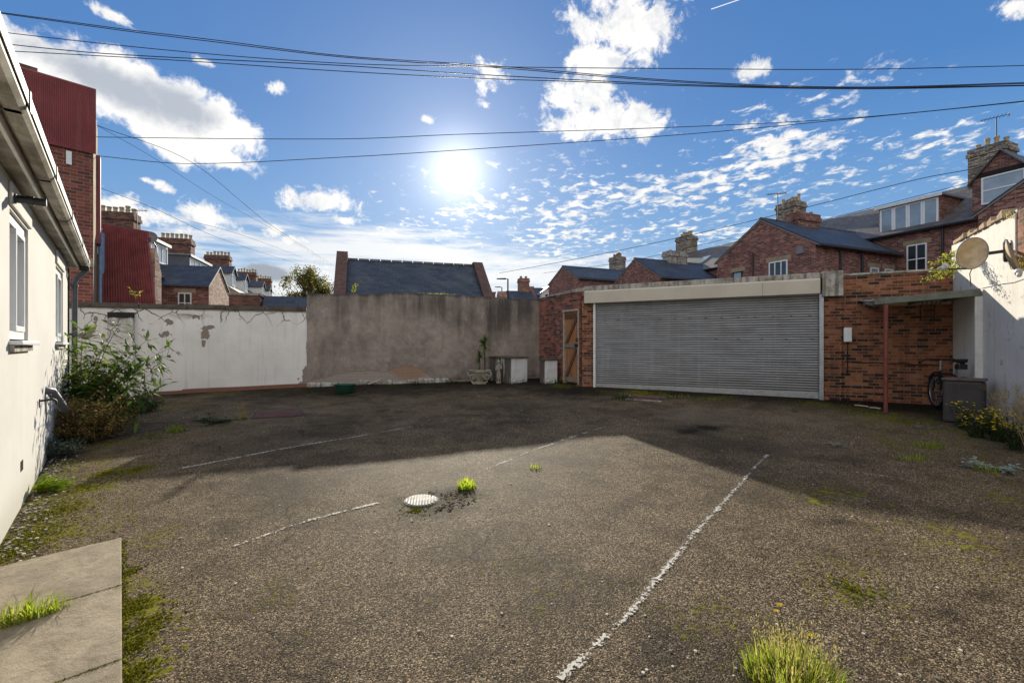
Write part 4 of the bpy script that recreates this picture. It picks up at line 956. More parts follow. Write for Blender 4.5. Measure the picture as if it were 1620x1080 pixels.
# ------------------------------------------------------------------ yard clutter
def on(px, py): p = G(px, py); return p
def cordyline(base, h, n, L, label, seed, lean=(0, 0)):
    rnd = random.Random(seed); t = thing('cordyline_plant', label, 'plant', base, 0, 'cordylines in the urn')
    top = Vector((lean[0], lean[1], h)); MB().tube([(0, 0, -.02), top * .5 + Vector((.01, 0, 0)), top], [.022, .016, .014], 8).build('trunk', BARK, t)
    mb = MB()
    for i in range(n):
        a = rnd.uniform(0, 6.28); e = rnd.uniform(.15, 1.35) if i > n * .25 else rnd.uniform(-.9, .1); l = L * rnd.uniform(.7, 1.1); w = .016
        d = Vector((math.cos(a) * math.cos(e), math.sin(a) * math.cos(e), math.sin(e))); s = d.cross(Vector((0, 0, 1))).normalized() * w
        P = [top + d * l * k / 4 - Vector((0, 0, .10 * (k / 4) ** 2 * l / .3 * (1 - abs(math.sin(e)) * .7))) for k in range(5)]
        W = [.5, 1, .9, .6, .05]; vs = []
        for p, wd in zip(P, W): vs += [p - s * wd, p + s * wd]
        mb.add(vs, [(2 * k, 2 * k + 1, 2 * k + 3, 2 * k + 2) for k in range(4)])
    mb.build('leaves', L_CORD, t, fix=False)
def build_clutter():
    # urn with scrolls
    p = on(759, 606); u = thing('stone_planter', 'low cast stone planter urn with scroll feet by the grey wall', 'planter', p)
    MB().lathe([(.10, .0), (.17, .0), (.185, .03), (.13, .05), (.15, .09), (.235, .20), (.255, .27), (.29, .285), (.30, .33), (.285, .345), (.26, .34), (.25, .31), (.0, .31)], 32, sx=1.0, sy=.8).build('bowl', STONEWARE, u, smooth='auto')
    MB().lathe([(.0, .30), (.255, .30), (.24, .325), (.12, .345), (.0, .35)], 24, sx=1, sy=.8).build('soil', SOIL, u)
    for s in (-1, 1):
        mb = MB(); c = (s * .185, -.13, .15); pts = []
        for k in range(26): a = k * .42; r = .082 * (1 - k / 30); pts.append((c[0] + s * r * math.cos(a), c[1], c[2] + r * math.sin(a)))
        mb.tube(pts, [.026 - .0006 * k for k in range(26)], 7).tube([(s * .267, -.13, .15), (s * .285, -.14, .24), (s * .27, -.15, .29)], .022, 7).tube([(s * .2, -.13, .07), (s * .16, -.14, .02), (s * .06, -.15, .01)], .024, 7)
        mb.build('scroll', STONEWARE, u, smooth=True)
    MB().box(-.17, .17, -.16, .14, -.03, .012).build('foot', STONEWARE, u, bevel=.01)
    cordyline(p + Vector((.13, .03, .33)), .66, 70, .33, 'taller cordyline with a bare stem in the stone urn', 1, (-.03, 0))
    cordyline(p + Vector((-.02, -.03, .33)), .30, 46, .24, 'shorter cordyline beside the taller one in the urn', 2, (.02, 0))
    # statue
    p = on(789, 606); s = thing('garden_statue', 'small pale stone figure standing beside the rendered block', 'statue', p)
    MB().lathe([(.06, -.03), (.065, .04), (.048, .055), (.055, .07), (.060, .16), (.046, .27), (.040, .31), (.056, .37), (.058, .42), (.045, .455), (.020, .475), (.019, .49), (.034, .51), (.038, .54), (.030, .57), (.0, .58)], 18, sx=1, sy=.8).tube([(-.055, 0, .43), (-.075, -.02, .35), (-.03, -.055, .33)], [.018, .016, .013], 8).tube([(.055, 0, .43), (.072, -.02, .35), (.035, -.055, .38)], [.018, .016, .013], 8).tube([(-.03, -.04, .06), (-.035, -.05, .2), (-.02, -.035, .3)], .018, 6).tube([(.02, -.045, .06), (.03, -.05, .2), (.02, -.035, .3)], .016, 6).build('figure', STONEWARE, s, smooth=True)
    # two rendered block ends
    def f_blk(n):
        o = n.obj(); a = n.noise(o, 4, 5, .65); z = n.new('ShaderNodeSeparateXYZ', {0: o}); f = n.noise(o, 22, 5, .7)
        nm = n.new('ShaderNodeSeparateXYZ', {0: n.new('ShaderNodeTexCoord').outputs['Normal']})
        c = n.mix(n.sm(a, .4, .7), (.66, .65, .62), (.50, .49, .46))
        st = n.noise(n.new('ShaderNodeMapping', {'Vector': o, 'Scale': (7, 7, .8)}).outputs[0], 1., 5, .65)
        c = n.mix(n.m('MULTIPLY', n.sm(n.m('ADD', f, n.m('MULTIPLY', z.outputs[2], -1.1)), .40, .52), .85), c, (.055, .045, .035))
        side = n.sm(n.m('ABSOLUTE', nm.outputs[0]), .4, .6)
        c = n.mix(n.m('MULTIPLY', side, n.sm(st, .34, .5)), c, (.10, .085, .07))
        n.pbr(c, .9, n.bump(n.m('ADD', a, f), .5, .012), spec=.2)
    BLK = mat('flaking_white_render', f_blk)
    for (qa, qb, qc, h, lab) in (((809, 607), (834.5, 604), (781, 601.5), .655, 'flaking white rendered low wall end with a dark stained side beside the stone figure'), ((862, 607), (882, 605.5), None, .60, 'narrow white rendered block leaning by the brick wall next to the gate')):
        A, B = G(*qa), G(*qb); e = Vector((B.x - A.x, B.y - A.y)); dd = Vector((-e.y, e.x)).normalized()
        L2 = (G(*qc) - A).length if qc else .26
        t = thing('rendered_block', lab, 'low wall', (A.x, A.y, gz(A.x, A.y)), math.atan2(e.y, e.x), 'low rendered block ends by the gate'); w = e.length
        MB().box(0, w, 0, L2, -.1, h - .035).build('block', BLK, t, bevel=.012)
        MB().box(-.03, w + .02, -.03, L2 + .01, h - .033, h + .012).build('coping', paint('dark_coping_stone', (.115, .095, .075)), t, bevel=.008)
    # green tub
    p = on(546, 621); t = thing('plastic_tub', 'round dark green plastic tub standing in front of the grey wall', 'tub', p)
    MB().lathe([(.17, .0), (.185, .02), (.215, .17), (.235, .175), (.24, .20), (.225, .205), (.21, .18), (.175, .03), (.0, .03)], 32).build('bowl', paint('dark_green_plastic', (.008, .055, .030), .4, .5, .15, 9), t, smooth='auto')
    # pale timber strips leaning at the base
    for i, (a, b, zz, lab) in enumerate((((583, 605), (602, 596), .09, 'pale split timber strip leaning on the grey wall base'), ((560, 607), (596, 606), .02, 'flat grey board lying along the foot of the grey wall'))):
        xa, _ = GREY.at(a[0]); xb, _ = GREY.at(b[0]); A = GREY.P(xa, -.17); B = GREY.P(xb, -.07)
        za, zb = gz(A.x, A.y) + .012, gz(B.x, B.y) + .02 + (zz if i == 0 else 0.004)
        mb = MB(); n2 = Vector((0, 0, .045)); d = (Vector((B.x, B.y, 0)) - Vector((A.x, A.y, 0))).normalized(); s = Vector((-d.y, d.x, 0)) * (.03 if i == 0 else .07)
        A = Vector((A.x, A.y, za)); B = Vector((B.x, B.y, zb)); th = Vector((0, 0, .03))
        mb.hexa([A - s, B - s, B + s, A + s, A - s + th, B - s + th, B + s + th, A + s + th]); o = mb.build('timber_strip', WOOD_PALE if i == 0 else WOOD_G, bevel=.004); tag(o, lab, 'timber')
    # sticks by the garage
    for (a, b, lab) in (((1352, 642), (1374, 645), 'short pale lath lying in front of the brick pier'), ((1376, 646), (1393, 648), 'snapped pale lath lying beside the red post')):
        A, B = G(*a), G(*b); A.z += .012; B.z += .016
        o = MB().tube([A, A.lerp(B, .5) + Vector((0, 0, .004)), B], .011, 5).build('lath', WOOD_PALE); tag(o, lab, 'stick')
    # grey tank in the corner
    a = G(1491, 668); F = Frame(a, u=(.66, -.75)); F.o = Vector((a.x, a.y)); w, dp_, h = .43, .33, .60
    t = F.thing('water_tank', 'dark grey square tank standing in the corner before the bicycle', 'tank', z=gz(a.x, a.y))
    MB().box(0, w, 0, dp_, 0, h).build('body', paint('dull_grey_plastic', (.060, .054, .052), .6, .35, .35, 5), t, bevel=.035)
    MB().box(-.012, w + .012, -.012, dp_ + .012, h + .002, h + .035).build('lid', paint('dusty_brown_lid', (.13, .095, .085), .7, .3, .4, 7), t, bevel=.010)
    # round cover
    p = G(666, 792); t = thing('drain_cover', 'round white painted drain cover with raised ribs', 'drain cover', p); t.rotation_euler = slope_rot(p.x, p.y, R(8))
    MB().lathe([(.142, -.03), (.145, .006), (.139, .009), (.0, .009)], 48).build('disc', paint('grimy_cover', (.12, .11, .095), .7, .3, .3, 12), t, smooth='auto')
    for i in range(11):
        y = -.12 + i * .024; hw = math.sqrt(max(0, .128 ** 2 - y * y))
        MB().box(y - .0078, y + .0078, -hw, hw, .0095, .0140).build('rib', paint('pale_metal_paint', (.30, .29, .265), .65, .25, .3, 14), t, bevel=.001)
    MB().lathe([(.147, -.03), (.147, .002), (.160, .002), (.163, -.03)], 48).build('rim', paint('rusty_rim', (.10, .085, .06), .9, .2, .4, 20), t)
    # rusty square cover
    p = G(440, 656); t = thing('inspection_cover', 'rusty rectangular metal inspection cover near the white wall', 'drain cover', p); t.rotation_euler = slope_rot(p.x, p.y, R(22))
    MB().box(-.34, .34, -.27, .27, -.03, .016).build('plate', paint('rusty_steel', (.13, .055, .042), .7, .4, .4, 9, .3, .4), t, bevel=.003)
    for i in range(14): MB().box(-.31 + i * .046, -.29 + i * .046, -.24, .24, .0165, .021).build('tread', MATS['rusty_steel'], t)
    MB().box(-.37, -.343, -.30, .30, -.03, .012).box(.343, .37, -.30, .30, -.03, .012).box(-.34, .34, -.30, -.273, -.03, .012).box(-.34, .34, .273, .30, -.03, .012).build('frame', paint('rusty_frame', (.07, .042, .032), .8, .3, .4, 20), t)
    # old cover by the shutter
    p = G(1020, 631); t = thing('inspection_cover', 'small brown metal cover in the asphalt before the shutter', 'drain cover', p); t.rotation_euler = slope_rot(p.x, p.y, GAR.rot)
    MB().box(-.3, .3, -.2, .2, -.03, .014).build('plate', MATS['rusty_steel'], t, bevel=.003); MB().box(-.35, .35, -.25, -.203, -.03, .010).box(-.35, .35, .203, .25, -.03, .010).build('frame', CONC, t)
build_clutter()

def build_bike():
    ground = gz(7.0, 7.6); f, r = Vector((7.10, 7.93, 0)), Vector((6.80, 7.13, 0))
    d = (f - r); base = d.length; d.normalize(); rot = math.atan2(d.y, d.x)
    t = thing('bicycle', 'dark small-wheeled bicycle parked under the canopy behind the tank', 'bicycle', (r.x, r.y, gz(r.x, r.y) + .004), rot)
    Rr = .285; bk = paint('black_bike_paint', (.012, .012, .014), .35, .5, .1); rub = paint('tyre_rubber', (.015, .015, .015), .85, .2, .2)
    dz = gz(f.x, f.y) - gz(r.x, r.y)
    for x, zz in ((0, 0), (base, dz)):
        w = MB().torus((x, 0, Rr + zz), (0, 1, 0), Rr - .022, .022, 36, 8).build('wheel', rub, t, smooth=True)
        MB().torus((x, 0, Rr + zz), (0, 1, 0), Rr - .05, .010, 32, 6).build('rim', GALV, w, smooth=True)
        sp = MB()
        for k in range(14): a = k * 2 * math.pi / 14; sp.tube([(x, .012 * (-1) ** k, Rr + zz), (x + (Rr - .05) * math.cos(a), 0, Rr + zz + (Rr - .05) * math.sin(a))], .0018, 4)
        sp.tube([(x, -.04, Rr + zz), (x, .04, Rr + zz)], .02, 8).build('spokes', GALV, w)
        MB().tube([(x + (Rr + .025) * math.cos(a), 0, Rr + zz + (Rr + .025) * math.sin(a)) for a in [R(v) for v in range(35, 166, 10)]], .018, 6).build('mudguard', bk, t)
    bb = Vector((.36, 0, .27)); st = Vector((.24, 0, .62)); hd = Vector((base - .12, 0, .62)); hb = Vector((base - .10, 0, .52)); fr = Vector((base, 0, Rr + dz))
    MB().tube([bb, st], .018).tube([bb, hb], .021).tube([st, hd], .017).tube([hd + Vector((-.01, 0, .05)), hb], .021).build('frame', bk, t, smooth='auto')
    MB().tube([hb, hb + Vector((.03, .045, -.03)), fr + Vector((0, .05, 0))], .013).tube([hb, hb + Vector((.03, -.045, -.03)), fr + Vector((0, -.05, 0))], .013).build('fork', bk, t)
    MB().tube([st, (0, .05, Rr)], .010).tube([st, (0, -.05, Rr)], .010).tube([bb, (0, .05, Rr)], .011).tube([bb, (0, -.05, Rr)], .011).build('rear_stays', bk, t)
    MB().tube([st, st + Vector((-.05, 0, .20))], .014).build('seat_post', GALV, t)
    s0 = st + Vector((-.05, 0, .20)); sd = MB()
    for k in range(1): sd.hexa([s0 + Vector(q) for q in ((-.14, -.07, 0), (.16, -.018, .0), (.16, .018, .0), (-.14, .07, 0), (-.15, -.08, .06), (.16, -.02, .045), (.16, .02, .045), (-.15, .08, .06))])
    sd.build('saddle', bk, t, bevel=.018)
    top = hd + Vector((-.02, 0, .22)); MB().tube([hd, top], .015).build('stem', GALV, t)
    hbm = MB().tube([top + Vector((.04, -.27, -.04)), top + Vector((.01, -.18, .02)), top, top + Vector((.01, .18, .02)), top + Vector((.04, .27, -.04))], .013).build('handlebar', bk, t, smooth='auto')
    for s in (-1, 1): MB().tube([top + Vector((.04, s * .27, -.04)), top + Vector((-.06, s * .30, -.045))], .019).build('grip', rub, hbm)
    MB().torus(bb, (0, 1, 0), .075, .008, 20, 5).tube([bb + Vector((0, -.06, 0)), bb + Vector((.10, -.06, -.10))], .009).tube([bb + Vector((0, .06, 0)), bb + Vector((-.10, .06, .10))], .009).build('crankset', DARK_MET, t)
    for s, q in ((-1, (.10, -.09, -.10)), (1, (-.10, .09, .10))): MB().box(-.045, .045, -.03, .03, -.01, .01).build('pedal', bk, t).location = bb + Vector(q)
    MB().box(-.11, .02, -.055, .055, .0, .08).build('saddle_bag', bk, t, bevel=.012).location = s0 + Vector((-.06, 0, -.10))
build_bike()
#BACKGROUND#
# ------------------------------------------------------------------ houses around the yard
def chimney(parent, x0, x1, y0, y1, zb, zt, npots, m, along='x', pot=POT_BUFF, ph=.42, pr=.11):
    b = MB().box(x0, x1, y0, y1, zb, zt - .38).box(x0 - .06, x1 + .06, y0 - .06, y1 + .06, zt - .378, zt - .20).box(x0 - .02, x1 + .02, y0 - .02, y1 + .02, zt - .198, zt).build('chimney', m, parent)
    p0 = None; rnd = random.Random(int(abs(x0 * 100)) + 1)
    for i in range(npots):
        f = (i + .5) / npots; x, y = (x0 + (x1 - x0) * f, (y0 + y1) / 2) if along == 'x' else ((x0 + x1) / 2, y0 + (y1 - y0) * f)
        if p0 is None:
            p0 = MB().lathe([(pr * 1.1, 0), (pr * 1.15, .05), (pr * .85, .10), (pr * .78, ph - .10), (pr * 1.0, ph - .07), (pr * 1.0, ph - .02), (pr * .8, ph), (pr * .6, ph - .02), (pr * .6, ph - .1)], 12).build('chimney_pot', pot, b, smooth='auto'); o = p0
        else: o = p0.copy(); C.objects.link(o); o.parent = b
        o.location = (x, y, zt - .002); o.scale = (1, 1, rnd.uniform(.72, 1.25))
    return b
def gable_wall(parent, a0, a1, b0, b1, zb, ze, zr, ridge, m, name='wall'):
    am = (a0 + a1) / 2; return MB().prism([(a0, zb), (a1, zb), (a1, ze), (am, zr), (a0, ze)], b0, b1, ridge).build(name, m, parent)
def chevron(parent, a0, a1, b0, b1, ze, zr, ridge, m, oh=.15, t=.07, name='roof'):
    am = (a0 + a1) / 2; k = (zr - ze) / (am - a0); e = .006
    return MB().prism([(a0 - oh, ze - oh * k + e), (am, zr + e), (a1 + oh, ze - oh * k + e), (a1 + oh, ze - oh * k + t), (am, zr + t), (a0 - oh, ze - oh * k + t)], b0, b1, ridge).build(name, m, parent)
def win(parent, Tm, w, z0, z1, nx=2, nz=2, glass=FGLASS, fr=.055, lintel=True, frame=WHITE_PVC):
    """flat-on window standing 2 cm proud; local x right, y into the wall"""
    f = window_in(parent, -w / 2, w / 2, z0, z1, -.045, fr, [-w / 2 + w * i / nx for i in range(1, nx)], [z0 + (z1 - z0) * i / nz for i in range(1, nz)], glass, frame, .044, T=Tm)
    if lintel:
        MB(Tm).box(-w / 2 - .16, w / 2 + .16, -.018, .004, z1 + .002, z1 + .21).build('lintel', STONE, parent)
        MB(Tm).box(-w / 2 - .10, w / 2 + .10, -.06, .004, z0 - .11, z0 - .002).build('sill', STONE, f)
    return f
def TM(x, y, rz=0): return Matrix.Translation((x, y, 0)) @ Matrix.Rotation(rz, 4, 'Z')
FACE_Y = 0                                     # window facing -y ; +90deg turns it to face +x
def pipe(parent, x, y, z0, z1, m=BLACK_PL, r=.045): return MB().tube([(x, y, z0), (x, y, z1)], r, 8).build('downpipe', m, parent, smooth='auto')

U2 = (.40, -.9165); TER = Frame((18.4, 22.4), u=U2)
def aerial(parent_frame, x, y, z, h, label, yaw=0):
    t = parent_frame.thing('tv_aerial', label, 'aerial', 'television aerials on the roofs', x=x, y=y, z=z); t.rotation_euler.z += yaw
    MB().tube([(0, 0, -.5), (0, 0, h)], .022, 6).build('mast', DARK_MET, t)
    MB().tube([(-.55, 0, h - .05), (.45, 0, h + .02)], .014, 6).build('boom', DARK_MET, t)
    e0 = None
    for i in range(7):
        L = .16 + .02 * i
        MB().tube([(-.5 + i * .13, -L, h - .045 + i * .01), (-.5 + i * .13, L, h - .045 + i * .01)], .010, 4).build('element', DARK_MET, t)
    MB().box(.40, .42, -.16, .16, h - .06, h - .045).box(.40, .42, -.16, .16, h + .07, h + .085).box(.40, .415, -.01, .01, h - .06, h + .085).build('reflector', DARK_MET, t)
def right_terrace():
    F = TER; ze, zr, dep = 6.8, 9.15, 7.4
    segs = [(-46.0, -36.4), (-36.4, -26.7), (-26.7, -17.0), (-17.0, -7.6), (-7.6, 1.75), (1.75, 11.5)]
    labs = ['farthest brick terrace house of the right hand row', 'distant brick terrace house behind the small far gable', 'brick terrace house with a dark roof behind the middle gable', 'brick terrace house with a brown slate roof and skylight behind the near gable', 'brick terrace house with the wide white box dormer', 'brick terrace house with the gabled brick dormer at the frame edge']
    for i, (x0, x1) in enumerate(segs):
        t = F.thing('terrace_house', labs[i], 'house', 'brick terrace houses on the right', z=0)
        gable_wall(t, 0, dep, x0 + .003, x1 - .003, .3, ze, zr, 'x', BR_TERR)
        r = chevron(t, 0, dep, x0 + .003, x1 - .003, ze, zr, 'x', SLATE_BR if i in (3, 4, 5) else SLATE)
        MB().tube([(x0 + .01, -.21, ze - .09), (x1 - .01, -.21, ze - .09)], .07, 8).build('gutter', BLACK_PL, t)
        xc = x1 - .65 + (.65 if i == 4 else 0)
        chimney(r, x1 - 1.35 if i != 4 else 1.12, x1 - .02 if i != 4 else 1.745 + .7, 3.2, 4.3, zr - .4, [10.55, 10.5, 10.6, 10.6, 10.75, 10.6][i] + (.25 if i == 3 else 0), 6 if i != 4 else 4, BR_CHIM, 'x', POT if i < 2 else POT_BUFF) if i < 5 else None
        if i == 3:
            mb = MB(); slope = (zr - ze) / 3.7
            for xs_ in (-9.9, -14.0): 
                y0, y1 = 1.0, 1.9; MB().hexa([(xs_, y0, ze + y0 * slope + .075), (xs_ + .75, y0, ze + y0 * slope + .075), (xs_ + .75, y1, ze + y1 * slope + .075), (xs_, y1, ze + y1 * slope + .075), (xs_, y0, ze + y0 * slope + .16), (xs_ + .75, y0, ze + y0 * slope + .16), (xs_ + .75, y1, ze + y1 * slope + .16), (xs_, y1, ze + y1 * slope + .16)]).build('skylight', FGLASS, r, bevel=.02)
        if i == 4:
            # box dormer with four lights
            a, b, zb, zt, yf = -1.15, 1.35, 6.98, 8.22, .35
            d = MB().box(a, b, yf, 2.8, zb - .12, zt).build('dormer', BR_TERR, t)
            MB().box(a - .12, b + .12, yf - .16, 3.1, zt + .002, zt + .09).build('dormer_roof', LEAD, d); MB().box(a - .125, b + .125, yf - .18, yf - .162, zt - .05, zt + .095).build('dormer_fascia', WHITE_GLOSS, d)
            MB().box(a - .06, b + .06, yf - .05, yf - .002, zb - .10, zb).build('dormer_sill', WHITE_PVC, d)
            for k in range(4):
                x = a + .06 + (b - a - .12) * (k + .5) / 4; win(d, TM(x, yf - .002), (b - a - .12) / 4 - .01, zb + .01, zt - .06, 1, 1, FGLASS, .075, False)
            win(t, TM(.62, 0), .78, 4.75, 6.12, 2, 2, DGLASS); pipe(t, -1.9, -.07, .5, 6.7); pipe(t, 1.6, -.07, .5, 6.7)
        if i == 5:
            a, b, zb, zd, zp = 2.62, 4.45, 6.7, 8.30, 9.32
            d = gable_wall(t, a, b, -.06, 3.0, zb, zd, zp, 'y', BR_TERR, 'dormer'); chevron(d, a, b, -.20, 3.2, zd, zp, 'y', SLATE_BR, .12, .07, 'dormer_roof')
            MB().box(a + .1, b - .1, -.075, -.055, 8.42, 8.62).build('dormer_lintel', paint('dark_timber_lintel', (.03, .022, .018), .7, .2, .2), d)
            win(d, TM((a + b) / 2 + .05, -.062), 1.32, 7.28, 8.40, 1, 2, FGLASS, .06, False)
    aerial(F, 1.95, 3.7, 10.9, 1.2, 'thin television aerial on the big chimney at the right edge', .6)
    # rear wings, gable ends towards the yard
    wings = [(-25.4, -20.3, -5.3, 7.0, 8.25, 'distant small brick gable wing left of the shutter corner'), (-15.5, -10.5, -5.3, 5.8, 7.28, 'middle brick gable wing with a long dark roof above the shutter'), (-5.24, -.04, -6.09, 5.8, 7.37, 'near brick gable wing with two windows above the shutter'), (5.0, 10.3, -5.5, 5.82, 7.55, 'brick gable wing at the right edge behind the cream wall')]
    for i, (x0, x1, y0, ze_, zr_, lab) in enumerate(wings):
        t = F.thing('rear_wing', lab, 'house', 'brick rear wings with gable ends'); mid = (x0 + x1) / 2
        gable_wall(t, x0, x1, y0, -.006, .3, ze_, zr_, 'y', BR_TERR)
        r = chevron(t, x0, x1, y0 - .04, 2.2 if i else 1.6, ze_, zr_, 'y', SLATE_D, .16, .08)
        for s in (0, 1):                                          # pale verge mortar
            k = (zr_ - ze_) / ((x1 - x0) / 2); xa = x0 - .16 if s == 0 else x1 + .16; za = ze_ - .16 * k
            MB().prism([(xa, za - .035), (mid, zr_ - .035), (mid, zr_ + .005), (xa, za + .005)], y0 - .045, y0 - .002).build('verge', paint('pale_verge_mortar', (.30, .26, .22), .9, .2, .3, 4), r)
        MB().tube([(x1 + .20, y0, ze_ - .13), (x1 + .20, -.2, ze_ - .13)], .06, 8).build('gutter', BLACK_PL, t)
        MB().tube([(mid, y0 - .05, zr_ + .075), (mid, 1.5, zr_ + .075)], .07, 8).build('ridge_tile', SLATE_BR, r)
        if i == 2:
            win(t, TM(-4.0 + .05, y0), .55, 4.05, 5.12, 1, 2, FGLASS, .05, True, DARK_MET); win(t, TM(-1.75, y0), .92, 3.9, 5.30, 3, 2, DGLASS)
            pipe(t, -3.05, y0 - .06, .5, 5.9, BLACK_PL, .035)
            MB().box(-.85, -.55, y0 - .06, y0 - .002, 5.45, 5.75).build('vent', LEAD, t); MB().box(-.65, -.25, y0 - .05, y0 - .002, 4.35, 4.55).build('vent', WHITE_PVC, t)
            sw = math.pi / 2
            win(t, TM(x1, -2.05, sw), .62, 3.9, 5.0, 1, 2, FGLASS); win(t, TM(x1, -.95, sw), .62, 3.9, 5.0, 1, 2, FGLASS)
            pipe(t, x1 + .06, -4.5, .5, 5.6); pipe(t, x1 + .06, -3.0, .5, 5.6, BLACK_PL, .055)
            chimney(r, mid - .3, mid + .3, -3.9, -2.3, zr_ - .5, 7.95, 3, BR_TERR, 'y', POT, .18, .09)
            aerial(F, mid + .1, y0 + 1.0, zr_ + .1, 1.25, 'television aerial on the near gable ridge', 1.2)
        if i == 1:
            chimney(r, mid - .35, mid + .35, -2.6, -1.0, zr_ - .6, 8.05, 2, mat('weathered_concrete', f_conc), 'y', POT, .14, .09)
            MB().box(-12.6, -11.8, y0 - .06, y0 - .002, 4.95, 5.15).build('vent', WHITE_PVC, t); MB().box(-14.2, -13.2, y0 - .10, y0 - .002, 4.75, 4.85).build('ledge', CONC, t)
right_terrace()

LT = Frame((-19.66, 34.07), u=(-.29, .957))
def left_terrace():
    F = LT; segs = [(-18.5, -8.3), (-8.3, 0), (0, 9.4), (9.4, 19.8), (19.8, 28.0)]
    tops = [8.35, 8.75, 9.3, 9.35, 9.75]; zes = [4.55, 4.85, 5.2, 5.4, 5.6]
    labs = ['nearest terrace house on the left behind the corrugated red wall', 'terrace house with the grey sided box dormer', 'terrace house with a small gabled white dormer', 'distant left terrace house before the tree', 'farthest terrace house of the left hand row']
    for i, (x0, x1) in enumerate(segs):
        ze = zes[i]; zr = ze + 2.35; t = F.thing('terrace_house', labs[i], 'house', 'terrace houses on the left')
        gable_wall(t, 0, 7.4, x0 + .003, x1 - .003, .2, ze, zr, 'x', BR_LIT); r = chevron(t, 0, 7.4, x0 + .003, x1 - .003, ze, zr, 'x', SLATE_BR)
        chimney(r, x1 - .72, x1 + .10, 2.75, 4.65, zr - .7, tops[i], 7, BR_CHIM_RED, 'y', POT_BUFF, .40, .12)
        def box_dormer(a, b, zb, zt, m, nx):
            d = MB().box(a, b, .55, 3.2, zb - .4, zt).build('dormer', m, t); MB().box(a - .1, b + .1, .42, 3.3, zt + .002, zt + .07).build('dormer_roof', LEAD, d); MB().box(a - .1, b + .1, .40, .418, zt - .06, zt + .075).build('dormer_fascia', WHITE_GLOSS, d)
            for k in range(nx): win(d, TM(a + .08 + (b - a - .16) * (k + .5) / nx, .548), (b - a - .16) / nx - .02, zb, zt - .10, 2, 1, FGLASS, .07, False)
        slate_m = paint('grey_dormer_cheek', (.085, .095, .115), .6, .35, .2, 3)
        if i == 0: box_dormer(-13.6, -11.0, 5.35, 6.32, WHITE_PVC, 2)
        if i == 1: box_dormer(-8.1, -4.6, 5.2, 6.42, slate_m, 2)
        if i in (2, 3):
            for xd in ((.8, 4.6) if i == 2 else (11.2, 14.5)):
                d = gable_wall(t, xd, xd + 1.3, .7, 3.0, ze + .1, ze + 1.55, ze + 2.05, 'y', WHITE_GLOSS, 'dormer'); chevron(d, xd, xd + 1.3, .55, 3.2, ze + 1.55, ze + 2.05, 'y', SLATE_D, .12, .07, 'dormer_roof'); win(d, TM(xd + .65, .698), .85, ze + .65, ze + 1.5, 2, 1, FGLASS, .07, False)
    # small slate roofed wing
    t = F.thing('rear_wing', 'small brick outbuilding with a dark slate roof and gable in sunlit tones', 'house')
    a0, a1, y0 = -13.7, -10.5, -2.0
    gable_wall(t, a0, a1, y0, .6, .2, 4.17, 5.22, 'y', BR_LIT)
    MB().box(a0 - .025, a0 - .002, y0 + .01, 1.4, .2, 4.15).build('side_wall', BR_TERR, t)
    r = chevron(t, a0, a1, y0 - .05, 1.6, 4.17, 5.22, 'y', SLATE_D, .14, .07)
    win(t, TM(a0 - .026, y0 + .93, -math.pi / 2), .52, 2.9, 3.82, 2, 2, DGLASS, .05)
    k = 1.05 / 1.6
    MB().hexa([(a0 + .45, .2, 4.17 + .45 * k + .075), (a0 + .95, .2, 4.17 + .95 * k + .075), (a0 + .95, .8, 4.17 + .95 * k + .075), (a0 + .45, .8, 4.17 + .45 * k + .075), (a0 + .45, .2, 4.17 + .45 * k + .13), (a0 + .95, .2, 4.17 + .95 * k + .13), (a0 + .95, .8, 4.17 + .95 * k + .13), (a0 + .45, .8, 4.17 + .45 * k + .13)]).build('skylight', FGLASS, r)
    aerial(Frame(AT(217, 360, 24.2), u=(1, 0)), 0, 0, 7.2, 1.15, 'television aerial above the corrugated red wall', .3)
left_terrace()

